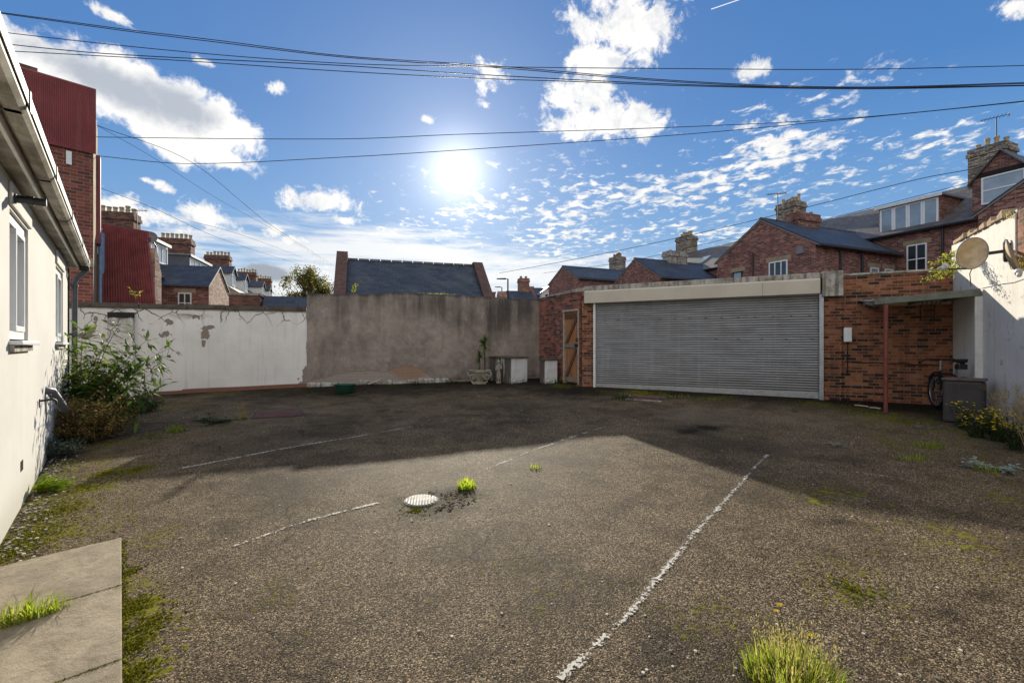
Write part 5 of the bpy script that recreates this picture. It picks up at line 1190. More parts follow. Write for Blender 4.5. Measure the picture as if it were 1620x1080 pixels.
def left_near():
    # tall red sheeted building
    F = Frame(AT(148, 400, 13), u=(.677, .736)); F.o -= F.u * 6.0; L = 6.0
    t = F.thing('tall_building', 'tall brick building with dark red ribbed sheet cladding on top', 'house')
    zc0, zt = 6.72, 8.45
    MB().box(0, L, .05, 5, 0, zt - .02).build('wall', BR_TALL, t)
    n_ = 150; vs, fs = [], []
    for i in range(n_ * 3 + 1):
        x = (L + .05) * i / (n_ * 3); y = -.02 - (.02 if i % 3 == 1 else 0)
        vs += [(x, y, zc0), (x, y, zt + .012 * math.sin(i * 1.1))]
    for i in range(n_ * 3): fs.append((2 * i, 2 * i + 2, 2 * i + 3, 2 * i + 1))
    MB().add(vs, fs).build('cladding', RED_SHEET, t, fix=False)
    MB().tube([(0, .02, zt + .03), (L + .05, .02, zt + .03)], .05, 8).build('ridge_cap', RED_SHEET, t)
    MB().box(0, L, .02, .048, 3.62, 3.86).build('string_course', STONE, t)
    MB().box(L - .55, L - .44, -.02, .045, 6.3, 6.65).build('vent', WHITE_PVC, t)
    # side return: cream render with a red edge strip and a pale blue pipe
    S = Frame(F.P(L + .001, .05), u=(-.637, .771)); s = thing('side', '', '', (0, 0, 0)); bpy.data.objects.remove(s)
    def loc(x, y, z): p = S.P(x, y); q = p - F.P(0, 0, 0); return (q.x * F.u.x + q.y * F.u.y, q.x * F.v.x + q.y * F.v.y, z)
    def sbox(x0, x1, y0, y1, z0, z1): return [loc(x0, y0, z0), loc(x1, y0, z0), loc(x1, y1, z0), loc(x0, y1, z0), loc(x0, y0, z1), loc(x1, y0, z1), loc(x1, y1, z1), loc(x0, y1, z1)]
    MB().hexa(sbox(0, 3.2, 0, .3, 0, zt)).build('side_wall', paint('weathered_cream_render', (.36, .29, .20), .9, .2, .45, 3), t)
    MB().hexa(sbox(1.9, 2.4, -.10, -.003, 4.6, 7.3)).build('edge_strip', RED_SHEET, t)
    p = loc(2.9, -.1, 0); MB().tube([(p[0], p[1], 0), (p[0], p[1], 5.1)], .085, 10).build('downpipe', BLUE_PIPE, t, smooth='auto')
    p = loc(2.6, -.08, 0); MB().tube([(p[0], p[1], 0), (p[0], p[1], 5.2)], .05, 10).build('downpipe', BLUE_PIPE, t, smooth='auto')
    # chimney poking over its top
    c = AT(38, 100, 13.4); q = c - F.P(0, 0, 0); x = q.x * F.u.x + q.y * F.u.y; y = q.x * F.v.x + q.y * F.v.y
    MB().box(x - .35, x + .22, y, y + .5, 8.2, 9.2).box(x - .40, x + .27, y - .05, y + .55, 9.202, 9.4).build('chimney', BR_CHIM_RED, t)
    # corrugated lean-to
    a, b = AT(158, 355, 15.6), AT(233, 366, 15.9); F2 = Frame(a, b); L2 = F2.len; zt2 = a.z
    t = F2.thing('corrugated_outbuilding', 'outbuilding with a steep dark red corrugated sheet front', 'shed')
    n_ = 21; m_ = n_ * 8; vs, fs = [], []
    tl, tr, bl, br = AT(158, 354, 15.6), AT(233, 366, 15.9), AT(157, 492, 15.1), AT(247, 490, 15.3)
    def lc(p): q = p - F2.P(0, 0, 0); return Vector((q.x * F2.u.x + q.y * F2.u.y, q.x * F2.v.x + q.y * F2.v.y, p.z))
    tl, tr, bl, br = map(lc, (tl, tr, bl, br))
    for i in range(m_ + 1):
        f = i / m_; w = Vector((0, .028 * math.cos(2 * math.pi * i / 8), 0)); b0, t0 = bl.lerp(br, f), tl.lerp(tr, f)
        vs += [b0 + w, b0.lerp(t0, .88) + w, t0 + w * .9 + Vector((0, .10, .03))]
    for i in range(m_): fs += [(3 * i, 3 * i + 3, 3 * i + 4, 3 * i + 1), (3 * i + 1, 3 * i + 4, 3 * i + 5, 3 * i + 2)]
    MB().add(vs, fs).build('corrugated_sheet', paint('faded_maroon_sheet', (.25, .062, .060), .6, .3, .35, 3), t, smooth=True, fix=False)
    MB().prism([(.15, 0), (.36, 0), (.36, zt2 - .3), (.25, zt2 - .3), (.15, 2.2)], .02, L2 - .06, 'x').build('wall', BR_TALL, t)
    MB().prism([(-.15, 0), (.36, 0), (.36, 3.95), (.30, 4.05), (.05, 4.75), (-.06, 4.6)], L2 + .08, L2 + .26, 'x').build('side_wall', BR_LIT, t)
    d = AT(238, 376, 16.3); tt = thing('satellite_dish', 'small grey satellite dish behind the corrugated red wall', 'satellite dish', d)
    MB().lathe([(.0, .0), (.10, .012), (.17, .035), (.20, .06), (.205, .055), (.17, .025), (.0, -.012)], 20).build('reflector', paint('grey_dish_rim', (.26, .25, .25)), tt, smooth='auto').rotation_euler = (R(75), 0, R(35))
    MB().tube([(0, .02, 0), (.0, .25, -.25), (0, .3, -.6)], .02, 6).build('mounting_arm', DARK_MET, tt)
    # low brick wall and dark shed roof to its right
    a, b = AT(362, 464, 17.5), AT(411, 465, 17.8); F3 = Frame(a, b)
    t = F3.thing('brick_outbuilding', 'low plain brick outbuilding between the slate wing and the dark shed', 'shed'); MB().box(0, F3.len, 0, 2.5, 0, a.z - .06).build('wall', BR_CHIM_RED, t); MB().box(-.04, F3.len + .04, -.05, 2.55, a.z - .058, a.z + .03).build('roof', CONC, t)
    a, b = AT(413, 463, 17.0), AT(478, 464, 17.4); F3 = Frame(a, b)
    t = F3.thing('slate_shed', 'low shed with a dark blue slate roof beside the tree', 'shed')
    MB().prism([(0, 0), (3, 0), (3, a.z - 1.3), (1.2, a.z - .08), (0, a.z - 1.25)], 0, F3.len, 'x').build('wall', BR_TERR, t)
    MB().prism([(-.15, a.z - 1.33), (1.2, a.z - .06), (3.1, a.z - 1.3), (3.1, a.z - 1.24), (1.2, a.z), (-.15, a.z - 1.27)], -.1, F3.len + .1, 'x').build('roof', SLATE_D, t)
left_near()

def middle():
    # slate hall with raised gable copings
    F = Frame((-6.96, 20), u=(.955, .296)); L = 5.45; zr = 5.02
    t = F.thing('slate_hall', 'low hall with a dark slate roof between raised brick gable copings', 'hall')
    run, drop = 3.6, 3.02; cp = paint('purple_brown_coping', (.13, .075, .062), .85, .25, .35, 6, bump=.4)
    MB().prism([(-run, 0), (run, 0), (run, zr - drop), (0, zr), (-run, zr - drop)], 0, L, 'x').build('wall', BR_TERR, t)
    r = MB().prism([(-run - .15, zr - drop - .10), (0, zr + .006), (run + .15, zr - drop - .10), (run + .15, zr - drop - .04), (0, zr + .07), (-run - .15, zr - drop - .04)], .003, L - .003, 'x').build('roof', SLATE_D, t)
    for i in range(12): MB().tube([(.02 + L / 12 * i, 0, zr + .065), (L / 12 * (i + 1) - .02, 0, zr + .065)], .075, 8).build('ridge_tile', SLATE_BR, r)
    for (xa, xb, up) in ((-.36, -.002, .28), (L + .002, L + .34, .12)):
        k = drop / run
        MB().prism([(-run - .3, 0), (run + .3, 0), (run + .3, zr - drop - .25 + up), (.12, zr + up), (-.12, zr + up), (-run - .3, zr - drop - .25 + up)], xa, xb, 'x').build('gable_parapet', BR_TERR, t)
        MB().prism([(-run - .35, zr - drop - .29 + up), (-.13, zr + up + .003), (.13, zr + up + .003), (run + .35, zr - drop - .29 + up), (run + .35, zr - drop - .20 + up), (.15, zr + up + .10), (-.15, zr + up + .10), (-run - .35, zr - drop - .20 + up)], xa - .04, xb + .04, 'x').build('coping', cp, t)
    MB().tube([(-.05, -run - .2, 1.5), (-.05, -.5, 1.5)], .03, 6).build('pipe', BLACK_PL, t)
    # far houses
    def far_house(a, b, pk, ztop, D, label, m, roof, dep=5., cross=False):
        p, q = AT(a, 470, D), AT(b, 470, D + .4); FF = Frame(p, q); w = FF.len
        t = FF.thing('distant_house', label, 'house'); ze = ztop - 1.7
        gable_wall(t, 0, dep, 0, w, 0, ze, ztop, 'x', m); chevron(t, 0, dep, -.05, w + .05, ze, ztop, 'x', roof, .15, .09); return t, FF, w
    def zpx(py, D): return CAMZ - (py - 545) * D / 750
    t, FF, w = far_house(808, 849, 0, zpx(456.5, 44), 44, 'distant house with a dark roof beside the street lamp', BR_TERR, SLATE_D)
    chimney(t, 1.25, 2.25, 2.4, 3.4, 5, zpx(436, 45), 2, BR_TERR2, 'x', POT, .25, .14); MB().box(2.26, 2.75, 2.5, 3.2, 5, zpx(449, 45)).build('chimney_shoulder', BR_TERR2, t)
    MB().prism([(-.02, 0), (5.0, 0), (5.0, 5.2), (2.5, zpx(456, 44)), (-.02, 5.2)], -.9, -.06, 'x').build('gable_end', BR_TERR2, t)
    t, FF, w = far_house(851, 900, 0, zpx(452, 50), 50, 'distant dark roofed house with a white gabled dormer', BR_TERR, SLATE_D)
    xd = .35; ze = zpx(463, 48.5)
    d = gable_wall(t, xd, xd + 1.35, -.3, 2.0, 5.2, zpx(462, 49.5), zpx(455, 49.5), 'y', WHITE_GLOSS, 'dormer'); chevron(d, xd, xd + 1.35, -.5, 2.1, zpx(462, 49.5), zpx(455, 49.5), 'y', WHITE_GLOSS, .15, .10, 'dormer_roof'); win(d, TM(xd + .68, -.302), .8, zpx(470, 49.5), zpx(464, 49.5), 2, 1, DGLASS, .07, False)
    chimney(t, 2.1, 2.5, 2.3, 2.8, 5, zpx(452, 51) + .5, 1, BR_CHIM_RED, 'x', POT, .2, .1)
    # little posts and stacks on the skyline
    p = AT(776.5, 470, 27); o = thing('brick_stub', 'short brick stub on the skyline beside the hall coping', 'chimney', (p.x, p.y, 0)); MB().box(-.12, .25, 0, .4, 0, zpx(463, 27)).build('stack', BR_TERR2, o); MB().box(-.16, .29, -.04, .44, zpx(463, 27) + .002, zpx(461.5, 27)).build('cap', STONE, o)
    # street lamps
    for (px, pt, D, lab, hd) in ((803.5, 441, 36, 'black street lamp with a flat head against the sky', 1), (794, 454, 52, 'smaller distant street lamp left of the black one', .9)):
        p = AT(px, pt, D); l = thing('street_lamp', lab, 'street lamp', (p.x, p.y, 0), 0, 'street lamps behind the grey wall')
        MB().tube([(0, 0, 0), (0, 0, p.z * .5), (0, 0, p.z)], [.09, .07, .055], 10).build('pole', DARK_MET, l, smooth='auto')
        MB().tube([(.03, 0, p.z - .02), (-.25, 0, p.z + .0)], .03, 6).build('arm', DARK_MET, l)
        MB().hexa([(-.85 * hd, -.14, p.z - .03), (-.15, -.10, p.z - .05), (-.15, .10, p.z - .05), (-.85 * hd, .14, p.z - .03), (-.85 * hd, -.12, p.z + .03), (-.15, -.08, p.z + .06), (-.15, .08, p.z + .06), (-.85 * hd, .12, p.z + .03)]).build('lamp_head', DARK_MET, l, bevel=.015)
middle()

# ------------------------------------------------------------------ overhead cables
def cable(pts, D, label, r=.011, D2=None):
    k = len(pts); X = [p[0] for p in pts]; P = []
    for i in range(k - 1):
        for j in range(10):
            f = j / 10; p0 = pts[max(i - 1, 0)]; p1 = pts[i]; p2 = pts[i + 1]; p3 = pts[min(i + 2, k - 1)]
            x = p1[0] + (p2[0] - p1[0]) * f
            m1 = (p2[1] - p0[1]) / max(1, p2[0] - p0[0]); m2 = (p3[1] - p1[1]) / max(1, p3[0] - p1[0]); h = p2[0] - p1[0]
            y = (2 * f ** 3 - 3 * f ** 2 + 1) * p1[1] + (f ** 3 - 2 * f ** 2 + f) * h * m1 + (-2 * f ** 3 + 3 * f ** 2) * p2[1] + (f ** 3 - f ** 2) * h * m2
            P.append((x, y))
    P.append(pts[-1]); D2 = D2 or D
    Q = []
    for (x, y) in P:
        f = (x - P[0][0]) / (P[-1][0] - P[0][0]); kk = lambda q: (q - 810) / 750
        # straight run in plan between the two ends
        a = Vector((kk(P[0][0]) * D, D)); b = Vector((kk(P[-1][0]) * D2, D2)); u = b - a; k_ = kk(x)
        t = (k_ * a.y - a.x) / (u.x - k_ * u.y); q = a + u * t; Q.append(AT(x, y, q.y))
    o = MB().tube(Q, r, 5).build('overhead_cable', CABLE, smooth=True); tag(o, label, 'cable', 'overhead cables across the sky')
cable([(-160, 0), (0, 20), (200, 47), (330, 62.5), (540, 88.5), (773, 104), (1080, 128.5), (1340, 138), (1620, 131), (1800, 124)], 13, 'topmost overhead cable, starting highest at the left edge')
cable([(-160, 1), (0, 21.5), (200, 49.5), (330, 65.5), (540, 90.5), (773, 106.5), (1080, 130.5), (1340, 139.5), (1620, 132.5), (1800, 126)], 13.05, 'lower strand of the close pair of topmost overhead cables')
cable([(-160, 28), (10, 52), (300, 83), (540, 100.5), (740, 105.5), (1080, 109), (1350, 110), (1620, 104), (1800, 98)], 13.4, 'overhead cable running nearly level across the upper right sky')
cable([(-160, 48), (20, 71), (180, 86), (540, 104), (753, 118), (1080, 134), (1360, 139.5), (1620, 135), (1800, 130)], 13.8, 'third overhead cable from the top at the left edge', .013)
cable([(-160, 72), (33, 82), (267, 95), (540, 113), (773, 125), (900, 129), (1080, 136), (1360, 141), (1620, 136), (1800, 131)], 14.0, 'lowest of the cables in the top bundle', .012)
cable([(60, 214), (155, 217), (540, 220), (720, 213), (1080, 201), (1347, 187), (1620, 160), (1800, 138)], 15, 'upper of the two middle cables passing just above the sun', .011)
cable([(60, 236), (157, 247), (297, 259), (540, 249), (720, 238), (1080, 213), (1330, 190), (1620, 161), (1800, 140)], 15.2, 'lower of the two middle cables crossing the sun glare', .011)
cable([(110, 180), (155, 199), (300, 255), (420, 350), (500, 402), (560, 440)], 17, 'steep cable slanting down from the tall red building', .012, 40)
cable([(120, 180), (165, 205), (240, 248), (340, 312), (430, 362), (540, 430)], 17.3, 'faint steep cable just under the other slanting one', .008, 42)
cable([(130, 284), (158, 297), (240, 328), (330, 370), (400, 395), (520, 432)], 18, 'shallow slanting cable leaving the tall red building low down', .010, 42)
cable([(300, 350), (350, 362), (420, 385), (520, 424)], 26, 'faint distant cable above the far chimneys on the left', .010, 46)
cable([(790, 432), (900, 412), (1000, 392), (1145, 360), (1300, 322), (1460, 282), (1540, 267), (1640, 243)], 40, 'upper cable climbing to the big chimney on the right', .018, 21)
cable([(860, 432), (1000, 412), (1150, 378), (1300, 348), (1460, 308), (1540, 287)], 42, 'lower thin cable climbing to the big chimney on the right', .014, 22)
#PLANTS#
# ------------------------------------------------------------------ vegetation
def blades(mb, p, n, h, spread, seed, bend=.5, w=.004, sx=1., sy=1., rot=0.):
    rnd = random.Random(seed)
    for i in range(n):
        a = rnd.uniform(0, 6.283); r = spread * math.sqrt(rnd.random()); x, y = r * math.cos(a) * sx, r * math.sin(a) * sy
        x, y = x * math.cos(rot) - y * math.sin(rot), x * math.sin(rot) + y * math.cos(rot)
        b = Vector((x, y, -.01)); L = h * rnd.uniform(.28, 1.22) * (1 - .35 * r / max(spread, 1e-4)); aa = a + rnd.uniform(-1, 1); out = Vector((math.cos(aa), math.sin(aa), 0)) * rnd.uniform(.1, bend)
        s = Vector((-math.sin(aa + rnd.uniform(-.8, .8)), math.cos(aa), 0)).normalized() * w * rnd.uniform(.7, 1.3)
        P = [b + (Vector((0, 0, 1)) * k / 3 + out * (k / 3) ** 2) * L - Vector((0, 0, 1)) * out.length * (k / 3) ** 3 * L * .35 for k in range(4)]
        vs = []
        for q, wd in zip(P, (1, .85, .55)): vs += [q - s * wd, q + s * wd]
        vs.append(P[3]); mb.add(vs, [(0, 1, 3, 2), (2, 3, 5, 4), (4, 5, 6)])
    return mb
def tuft(px, py, n, h, spread, label, seed, m=None, dry=0, flowers=0, name='grass_tuft', cat='grass tuft', bend=.6, w=.004, sx=1, sy=1, rot=0, pos=None, group='weeds growing through the asphalt'):
    p = pos or G(px, py); t = thing(name, label, cat, p, 0, group)
    blades(MB(), p, n, h, spread, seed, bend, w, sx, sy, rot).build('blades', m or L_GRASS, t, fix=False)
    rnd = random.Random(seed + 99)
    if dry:
        mb = blades(MB(), p, dry, h * 1.35, spread * .9, seed + 5, bend * .7, w * .55, sx, sy, rot)
        for i in range(dry * 2):
            a = rnd.uniform(0, 6.28); r = spread * rnd.uniform(0, 1); q = Vector((r * math.cos(a) * sx, r * math.sin(a) * sy, h * rnd.uniform(.7, 1.25)))
            mb.leaf(q, (rnd.uniform(-.4, .4), rnd.uniform(-.4, .4), 1), (rnd.uniform(-1, 1), rnd.uniform(-1, 1), 0), h * .10, h * .03)
        mb.build('dry_stalks', L_DRYG, t, fix=False)
    for i in range(flowers):
        a = rnd.uniform(0, 6.28); r = spread * rnd.uniform(.3, .9); q = Vector((r * math.cos(a), r * math.sin(a), h * rnd.uniform(1.0, 1.55)))
        MB().tube([(q.x * .5, q.y * .5, 0), q * .6 + Vector((0, 0, h * .1)), q], .0016, 5).build('flower_stem', L_WEED, t)
        mb = MB()
        for k in range(22): b = k * 2.4; mb.leaf(q, (math.cos(b), math.sin(b), rnd.uniform(.1, 1.2)), (0, 0, 1), .016, .005)
        mb.build('flower', FLOWER, t, fix=False)
    return t
def rosette(px, py, n, L, label, seed, m, name='weed', h=.5, w=.22, cat='weed', pos=None, group='weeds growing through the asphalt', sx=1.0):
    p = pos or G(px, py); t = thing(name, label, cat, p, 0, group); rnd = random.Random(seed); mb = MB()
    for i in range(n):
        a = rnd.uniform(0, 6.28); e = rnd.uniform(.05, h); d = Vector((math.cos(a) * math.cos(e) * sx, math.sin(a) * math.cos(e), math.sin(e))); l = L * rnd.uniform(.5, 1.1); b = Vector((rnd.uniform(-.3, .3) * L * sx, rnd.uniform(-.3, .3) * L, 0))
        k = max(2, int(l / .035))
        for j in range(k):
            q = b + d * l * (j + .3) / k - Vector((0, 0, l * .35 * ((j + .3) / k) ** 2)); q.z = max(q.z, .004)
            for sd in (-1, 1): mb.leaf(q, d + Vector((-d.y, d.x, 0)) * sd * .9 + Vector((0, 0, .15)), (0, 0, 1), l * .34, l * w * .5)
        mb.leaf(b + d * l * .75, d, (0, 0, 1), l * .35, l * w)
    mb.build('leaves', m, t, fix=False); return t

def leafy_bush():
    base = G(128, 684); t = thing('leafy_bush', 'tall leafy green bush growing at the corner of the bungalow', 'bush', base); rnd = random.Random(21)
    tips = [(130, 522, 7.2), (165, 545, 7.0), (188, 515, 7.1), (205, 548, 7.0), (232, 538, 6.9), (268, 550, 6.9), (242, 590, 6.8), (254, 612, 6.75), (216, 566, 7.0), (150, 556, 7.05), (116, 568, 7.25), (185, 590, 6.8), (116, 535, 7.3), (232, 628, 6.7), (205, 640, 6.65), (250, 572, 7.0), (175, 570, 7.1), (140, 590, 6.9), (128, 610, 7.0), (160, 615, 6.75), (205, 600, 6.9), (222, 606, 6.95), (120, 625, 7.1), (150, 640, 6.8), (108, 600, 7.35), (195, 625, 6.75), (140, 640, 6.85), (170, 600, 6.8), (130, 585, 7.15), (185, 650, 6.6), (165, 655, 6.6), (215, 655, 6.6), (155, 585, 6.95), (200, 575, 6.95), (120, 660, 7.0)]
    st, lf = MB(), MB()
    def clear(p):                              # keep leaves out of the house wall
        q = Vector((p.x + base.x, p.y + base.y)) - HOUSE.o; y = q.dot(HOUSE.v); x = q.dot(HOUSE.u)
        if y > -.03 and x < HX1 + .02: v = HOUSE.v * (y + .04); return Vector((p.x - v.x, p.y - v.y, p.z))
        return p
    for (px, py, D) in tips:
        e = AT(px, py, D) - base; b = Vector((rnd.uniform(-.08, .12), rnd.uniform(-.08, .08), 0)); c = b.lerp(e, .45) + Vector((-e.x * .18, -e.y * .18, e.z * .16))
        P = [clear(b * (1 - f) ** 2 + c * 2 * f * (1 - f) + e * f * f) for f in [k / 10 for k in range(11)]]
        st.tube(P, [.012 - .0010 * k for k in range(11)], 6)
        for k in range(2, 11):
            for r_ in range(7 if k > 3 else 3):
                d = (P[k] - P[k - 1]).normalized(); a = rnd.uniform(0, 6.28); s = d.orthogonal().normalized(); s = (s * math.cos(a) + d.cross(s) * math.sin(a))
                q = P[k] if r_ < 2 else clear(P[k] + s * rnd.uniform(.03, .16) + d * rnd.uniform(-.05, .05))
                if r_ >= 2: st.tube([P[k], q], .003, 4)
                dr = (d * rnd.uniform(.2, .9) + s + Vector((0, 0, rnd.uniform(-.9, .15)))).normalized()
                lf.leaf(q, dr, Vector((rnd.uniform(-.6, .6), rnd.uniform(-.6, .6), 1)), rnd.uniform(.09, .19), rnd.uniform(.036, .066), .16)
    st.build('stems', TWIG, t, smooth=True); lf.build('leaves', L_BUSH, t, fix=False)
leafy_bush()
def twiggy(px, py, n, rad, h, label, seed, m, tw, leafL, per=22, name='shrub', cat='shrub', sx=1.0, group=None, pos=None, lean=(0, 0)):
    base = pos or G(px, py); t = thing(name, label, cat, base, 0, group); rnd = random.Random(seed); st, lf = MB(), MB()
    for i in range(n):
        a = rnd.uniform(0, 6.28); r = rad * math.sqrt(rnd.random()); e = Vector((r * math.cos(a) * sx + lean[0], r * math.sin(a) + lean[1], h * rnd.uniform(.35, 1.05) * (1 - .45 * (r / rad) ** 2)))
        b = Vector((e.x * .2, e.y * .2, -.01)); c = b.lerp(e, .5) + Vector((0, 0, e.z * .22))
        P = [b * (1 - f) ** 2 + c * 2 * f * (1 - f) + e * f * f for f in [k / 5 for k in range(6)]]
        st.tube(P, [.005, .0045, .004, .003, .0025, .0015], 4)
        for k in range(per):
            f = rnd.uniform(.25, 1.0); q = b * (1 - f) ** 2 + c * 2 * f * (1 - f) + e * f * f
            q = q + Vector((rnd.uniform(-1, 1), rnd.uniform(-1, 1), rnd.uniform(-.7, 1))) * .045
            lf.leaf(q, (rnd.uniform(-1, 1), rnd.uniform(-1, 1), rnd.uniform(-.6, .8)), (rnd.uniform(-1, 1), rnd.uniform(-1, 1), 1), leafL * rnd.uniform(.6, 1.2), leafL * .33)
    st.build('twigs', tw, t); lf.build('leaves', m, t, fix=False); return t
twiggy(150, 696, 170, .58, .70, 'low straggly shrub with browning leaves in front of the tall bush', 5, L_DRY, TWIG, .05, 26)
twiggy(112, 690, 30, .25, .55, 'half bare brown shrub squeezed between the wall and the browning shrub', 15, L_DRY, TWIG, .045, 16)
twiggy(92, 722, 55, .28, .26, 'small grey green juniper-like shrub by the house wall', 6, L_GREY, TWIG, .035, 34)
twiggy(228, 652, 40, .30, .30, 'dark low plant spreading to the right of the tall bush', 7, L_WEED, TWIG, .06, 24, sx=1.3)
def fern(px, py, n, L, label, seed):
    p = G(px, py); t = thing('fern', label, 'fern', p); rnd = random.Random(seed)
    for i in range(n):
        mb = MB(); a = rnd.uniform(-.75, 2.1); e = rnd.uniform(.35, 1.1); d = Vector((math.cos(a) * math.cos(e), math.sin(a) * math.cos(e), math.sin(e))); l = L * rnd.uniform(.7, 1.1)
        P = [d * l * k / 14 - Vector((0, 0, l * .42 * (k / 14) ** 2)) for k in range(15)]; mb.tube(P, .0016, 4); s = d.cross(Vector((0, 0, 1))).normalized()
        for k in range(2, 15):
            for sd in (-1, 1): mb.leaf(P[k], s * sd + d * .45, (0, 0, 1), l * .24 * (1 - k / 17), l * .075, .05)
        mb.build('frond', L_FERN, t, fix=False)
fern(58, 776, 26, .30, 'bright yellow green fern lit by the sun at the wall foot', 3)
fern(86, 770, 14, .22, 'smaller sunlit fern just right of the bright one', 8)
tuft(45, 984, 420, .19, .105, 'bright grass tuft in the joint between two paving slabs', 31, sx=1.35, sy=.4, rot=.80, bend=.8)
tuft(1255, 1080, 520, .165, .16, 'large bright grass tuft at the bottom edge of the photo', 32, dry=190, flowers=3, sx=1.15, bend=.75)
tuft(1205, 1078, 60, .10, .12, 'thin darker grass left of the large bottom tuft', 33, L_WEED, dry=10)
tuft(738, 768, 260, .11, .085, 'small bright tuft just behind the round drain cover', 34, L_FERN)
tuft(847, 739, 60, .075, .06, 'tiny pale tuft right of the round drain cover', 35)
tuft(281, 682, 150, .14, .13, 'short green tuft in the shade right of the bush', 36, dry=14)
rosette(352, 668, 16, .28, 'dark low weed beside the dry stalk', 37, L_WEED, sx=1.5)
tuft(383, 664, 60, .20, .07, 'upright dry brown stalk near the rusty cover', 38, L_DRYG, dry=40, name='dry_weed', cat='weed')
rosette(1331, 705, 9, .16, 'flat silvery weed on the shaded asphalt', 39, L_SILV, sx=1.3)
tuft(1447, 726, 110, .10, .14, 'yellowish grass tuft in the shade nearest the faint bay line', 40, sx=1.4, dry=8)
tuft(1470, 706, 110, .11, .12, 'greener grass tuft before the grey tank', 41, sx=1.3)
rosette(1462, 676, 9, .18, 'silvery weed nearest the red post', 42, L_SILV, sx=1.3)
rosette(1548, 738, 9, .20, 'silvery weed below the yellow flowers', 43, L_SILV)
rosette(1590, 742, 11, .22, 'larger silvery weed at the right edge of the photo', 44, L_SILV, sx=1.3)
tuft(1560, 745, 60, .12, .1, 'thin grass between the two silvery weeds', 45)
tuft(988, 632, 130, .17, .20, 'green weed patch below the left part of the shutter', 46, L_WEED, sx=1.2)
tuft(1050, 627, 120, .10, .3, 'low mossy grass along the foot of the shutter', 47, sx=2.0, sy=.5, rot=-.48)
tuft(908, 606, 150, .36, .16, 'leafy weed growing at the gate threshold', 48, L_WEED, bend=.7, w=.008)
tuft(884, 606, 70, .18, .10, 'small weed beside the narrow white block', 49, L_WEED, bend=.7, w=.007)
tuft(1335, 631, 160, .10, .3, 'dark grass along the foot of the brick pier', 50, L_WEED, sx=2.2, sy=.4, rot=-.48)
tuft(1440, 633, 160, .12, .3, 'dark grass at the wall foot under the canopy', 51, L_WEED, sx=2.2, sy=.4, rot=-.48)
tuft(1258, 652, 40, .12, .05, 'single pale weed in the dark strip before the shutter', 52, L_GREY)
tuft(660, 608, 90, .13, .12, 'dark weed at the foot of the grey wall', 53, L_WEED, sx=1.4, w=.007)
tuft(715, 606, 90, .16, .12, 'dark weed left of the stone urn', 54, L_WEED, sx=1.4, w=.007)
tuft(500, 622, 90, .07, .4, 'low moss and grass where the white and grey walls meet', 55, L_WEED, sx=2.2, sy=.4, rot=.2)
def ragwort(px, py, n, h, rad, label, seed, seedy=False, D=None):
    p = G(px, py); t = thing('ragwort', label, 'weed', p, 0, 'flowering weeds along the right wall'); rnd = random.Random(seed); st, lf = MB(), MB(); fl = MB(); heads = []
    for i in range(n):
        a = rnd.uniform(0, 6.28); r = rad * math.sqrt(rnd.random()); e = Vector((r * math.cos(a), r * math.sin(a), h * rnd.uniform(.5, 1.1))); b = Vector((e.x * .3, e.y * .3, -.01)); c = b.lerp(e, .5) + Vector((0, 0, h * .12))
        q_ = (e + p).to_2d() - RIGHT.o; y = q_.dot(RIGHT.v)
        if y > -.03: e = e - Vector((RIGHT.v.x, RIGHT.v.y, 0)) * (y + .05)
        P = [b * (1 - f) ** 2 + c * 2 * f * (1 - f) + e * f * f for f in [k / 5 for k in range(6)]]; st.tube(P, [.004, .0038, .0034, .003, .0024, .0018], 4)
        for k in range(12 if not seedy else 5):
            f = rnd.uniform(.1, .85); q = b * (1 - f) ** 2 + c * 2 * f * (1 - f) + e * f * f; lf.leaf(q, (rnd.uniform(-1, 1), rnd.uniform(-1, 1), rnd.uniform(-.3, .6)), (0, 0, 1), rnd.uniform(.03, .075), .016)
        for k in range(4 if not seedy else 6):
            q = e + Vector((rnd.uniform(-1, 1), rnd.uniform(-1, 1), rnd.uniform(-.6, .9))) * (.035 if not seedy else .07)
            st.tube([P[4], q], .0014, 4)
            if seedy:
                for j in range(8): b_ = j * .785; fl.leaf(q, (math.cos(b_), math.sin(b_), .25), (0, 0, 1), .009, .004)
            else: heads.append(q)
    st.build('stems', TWIG_PALE if seedy else L_WEED, t); lf.build('leaves', L_WEED if not seedy else L_DRY, t, fix=False)
    if seedy: tag(fl.build('seed_heads', SEED, t, fix=False), kind='stuff')
    else:
        for j in range(8): b_ = j * .785; fl.leaf((0, 0, 0), (math.cos(b_), math.sin(b_), .25), (0, 0, 1), .015, .008)
        f0 = fl.build('flower', FLOWER, t, fix=False); f0.location = heads[0]
        for q in heads[1:]:
            c = f0.copy(); C.objects.link(c); c.parent = t; c.location = q; c.rotation_euler = (rnd.uniform(-.6, .6), rnd.uniform(-.6, .6), rnd.uniform(0, 3))
ragwort(1522, 678, 14, .34, .14, 'dark weed with few yellow flowers before the grey tank', 61)
ragwort(1545, 692, 20, .24, .20, 'low yellow flowered weed right of the tank', 62)
ragwort(1575, 698, 24, .34, .20, 'bushiest yellow flowered weed at the foot of the cream wall', 63)
ragwort(1612, 712, 22, .40, .22, 'yellow flowered weed cut by the right edge of the photo', 64)
ragwort(1600, 690, 26, .62, .22, 'tall dry seed stalks against the blue shaded wall', 65, True)
ragwort(1640, 720, 20, .60, .22, 'dry seed stalks leaning in at the right edge', 66, True)
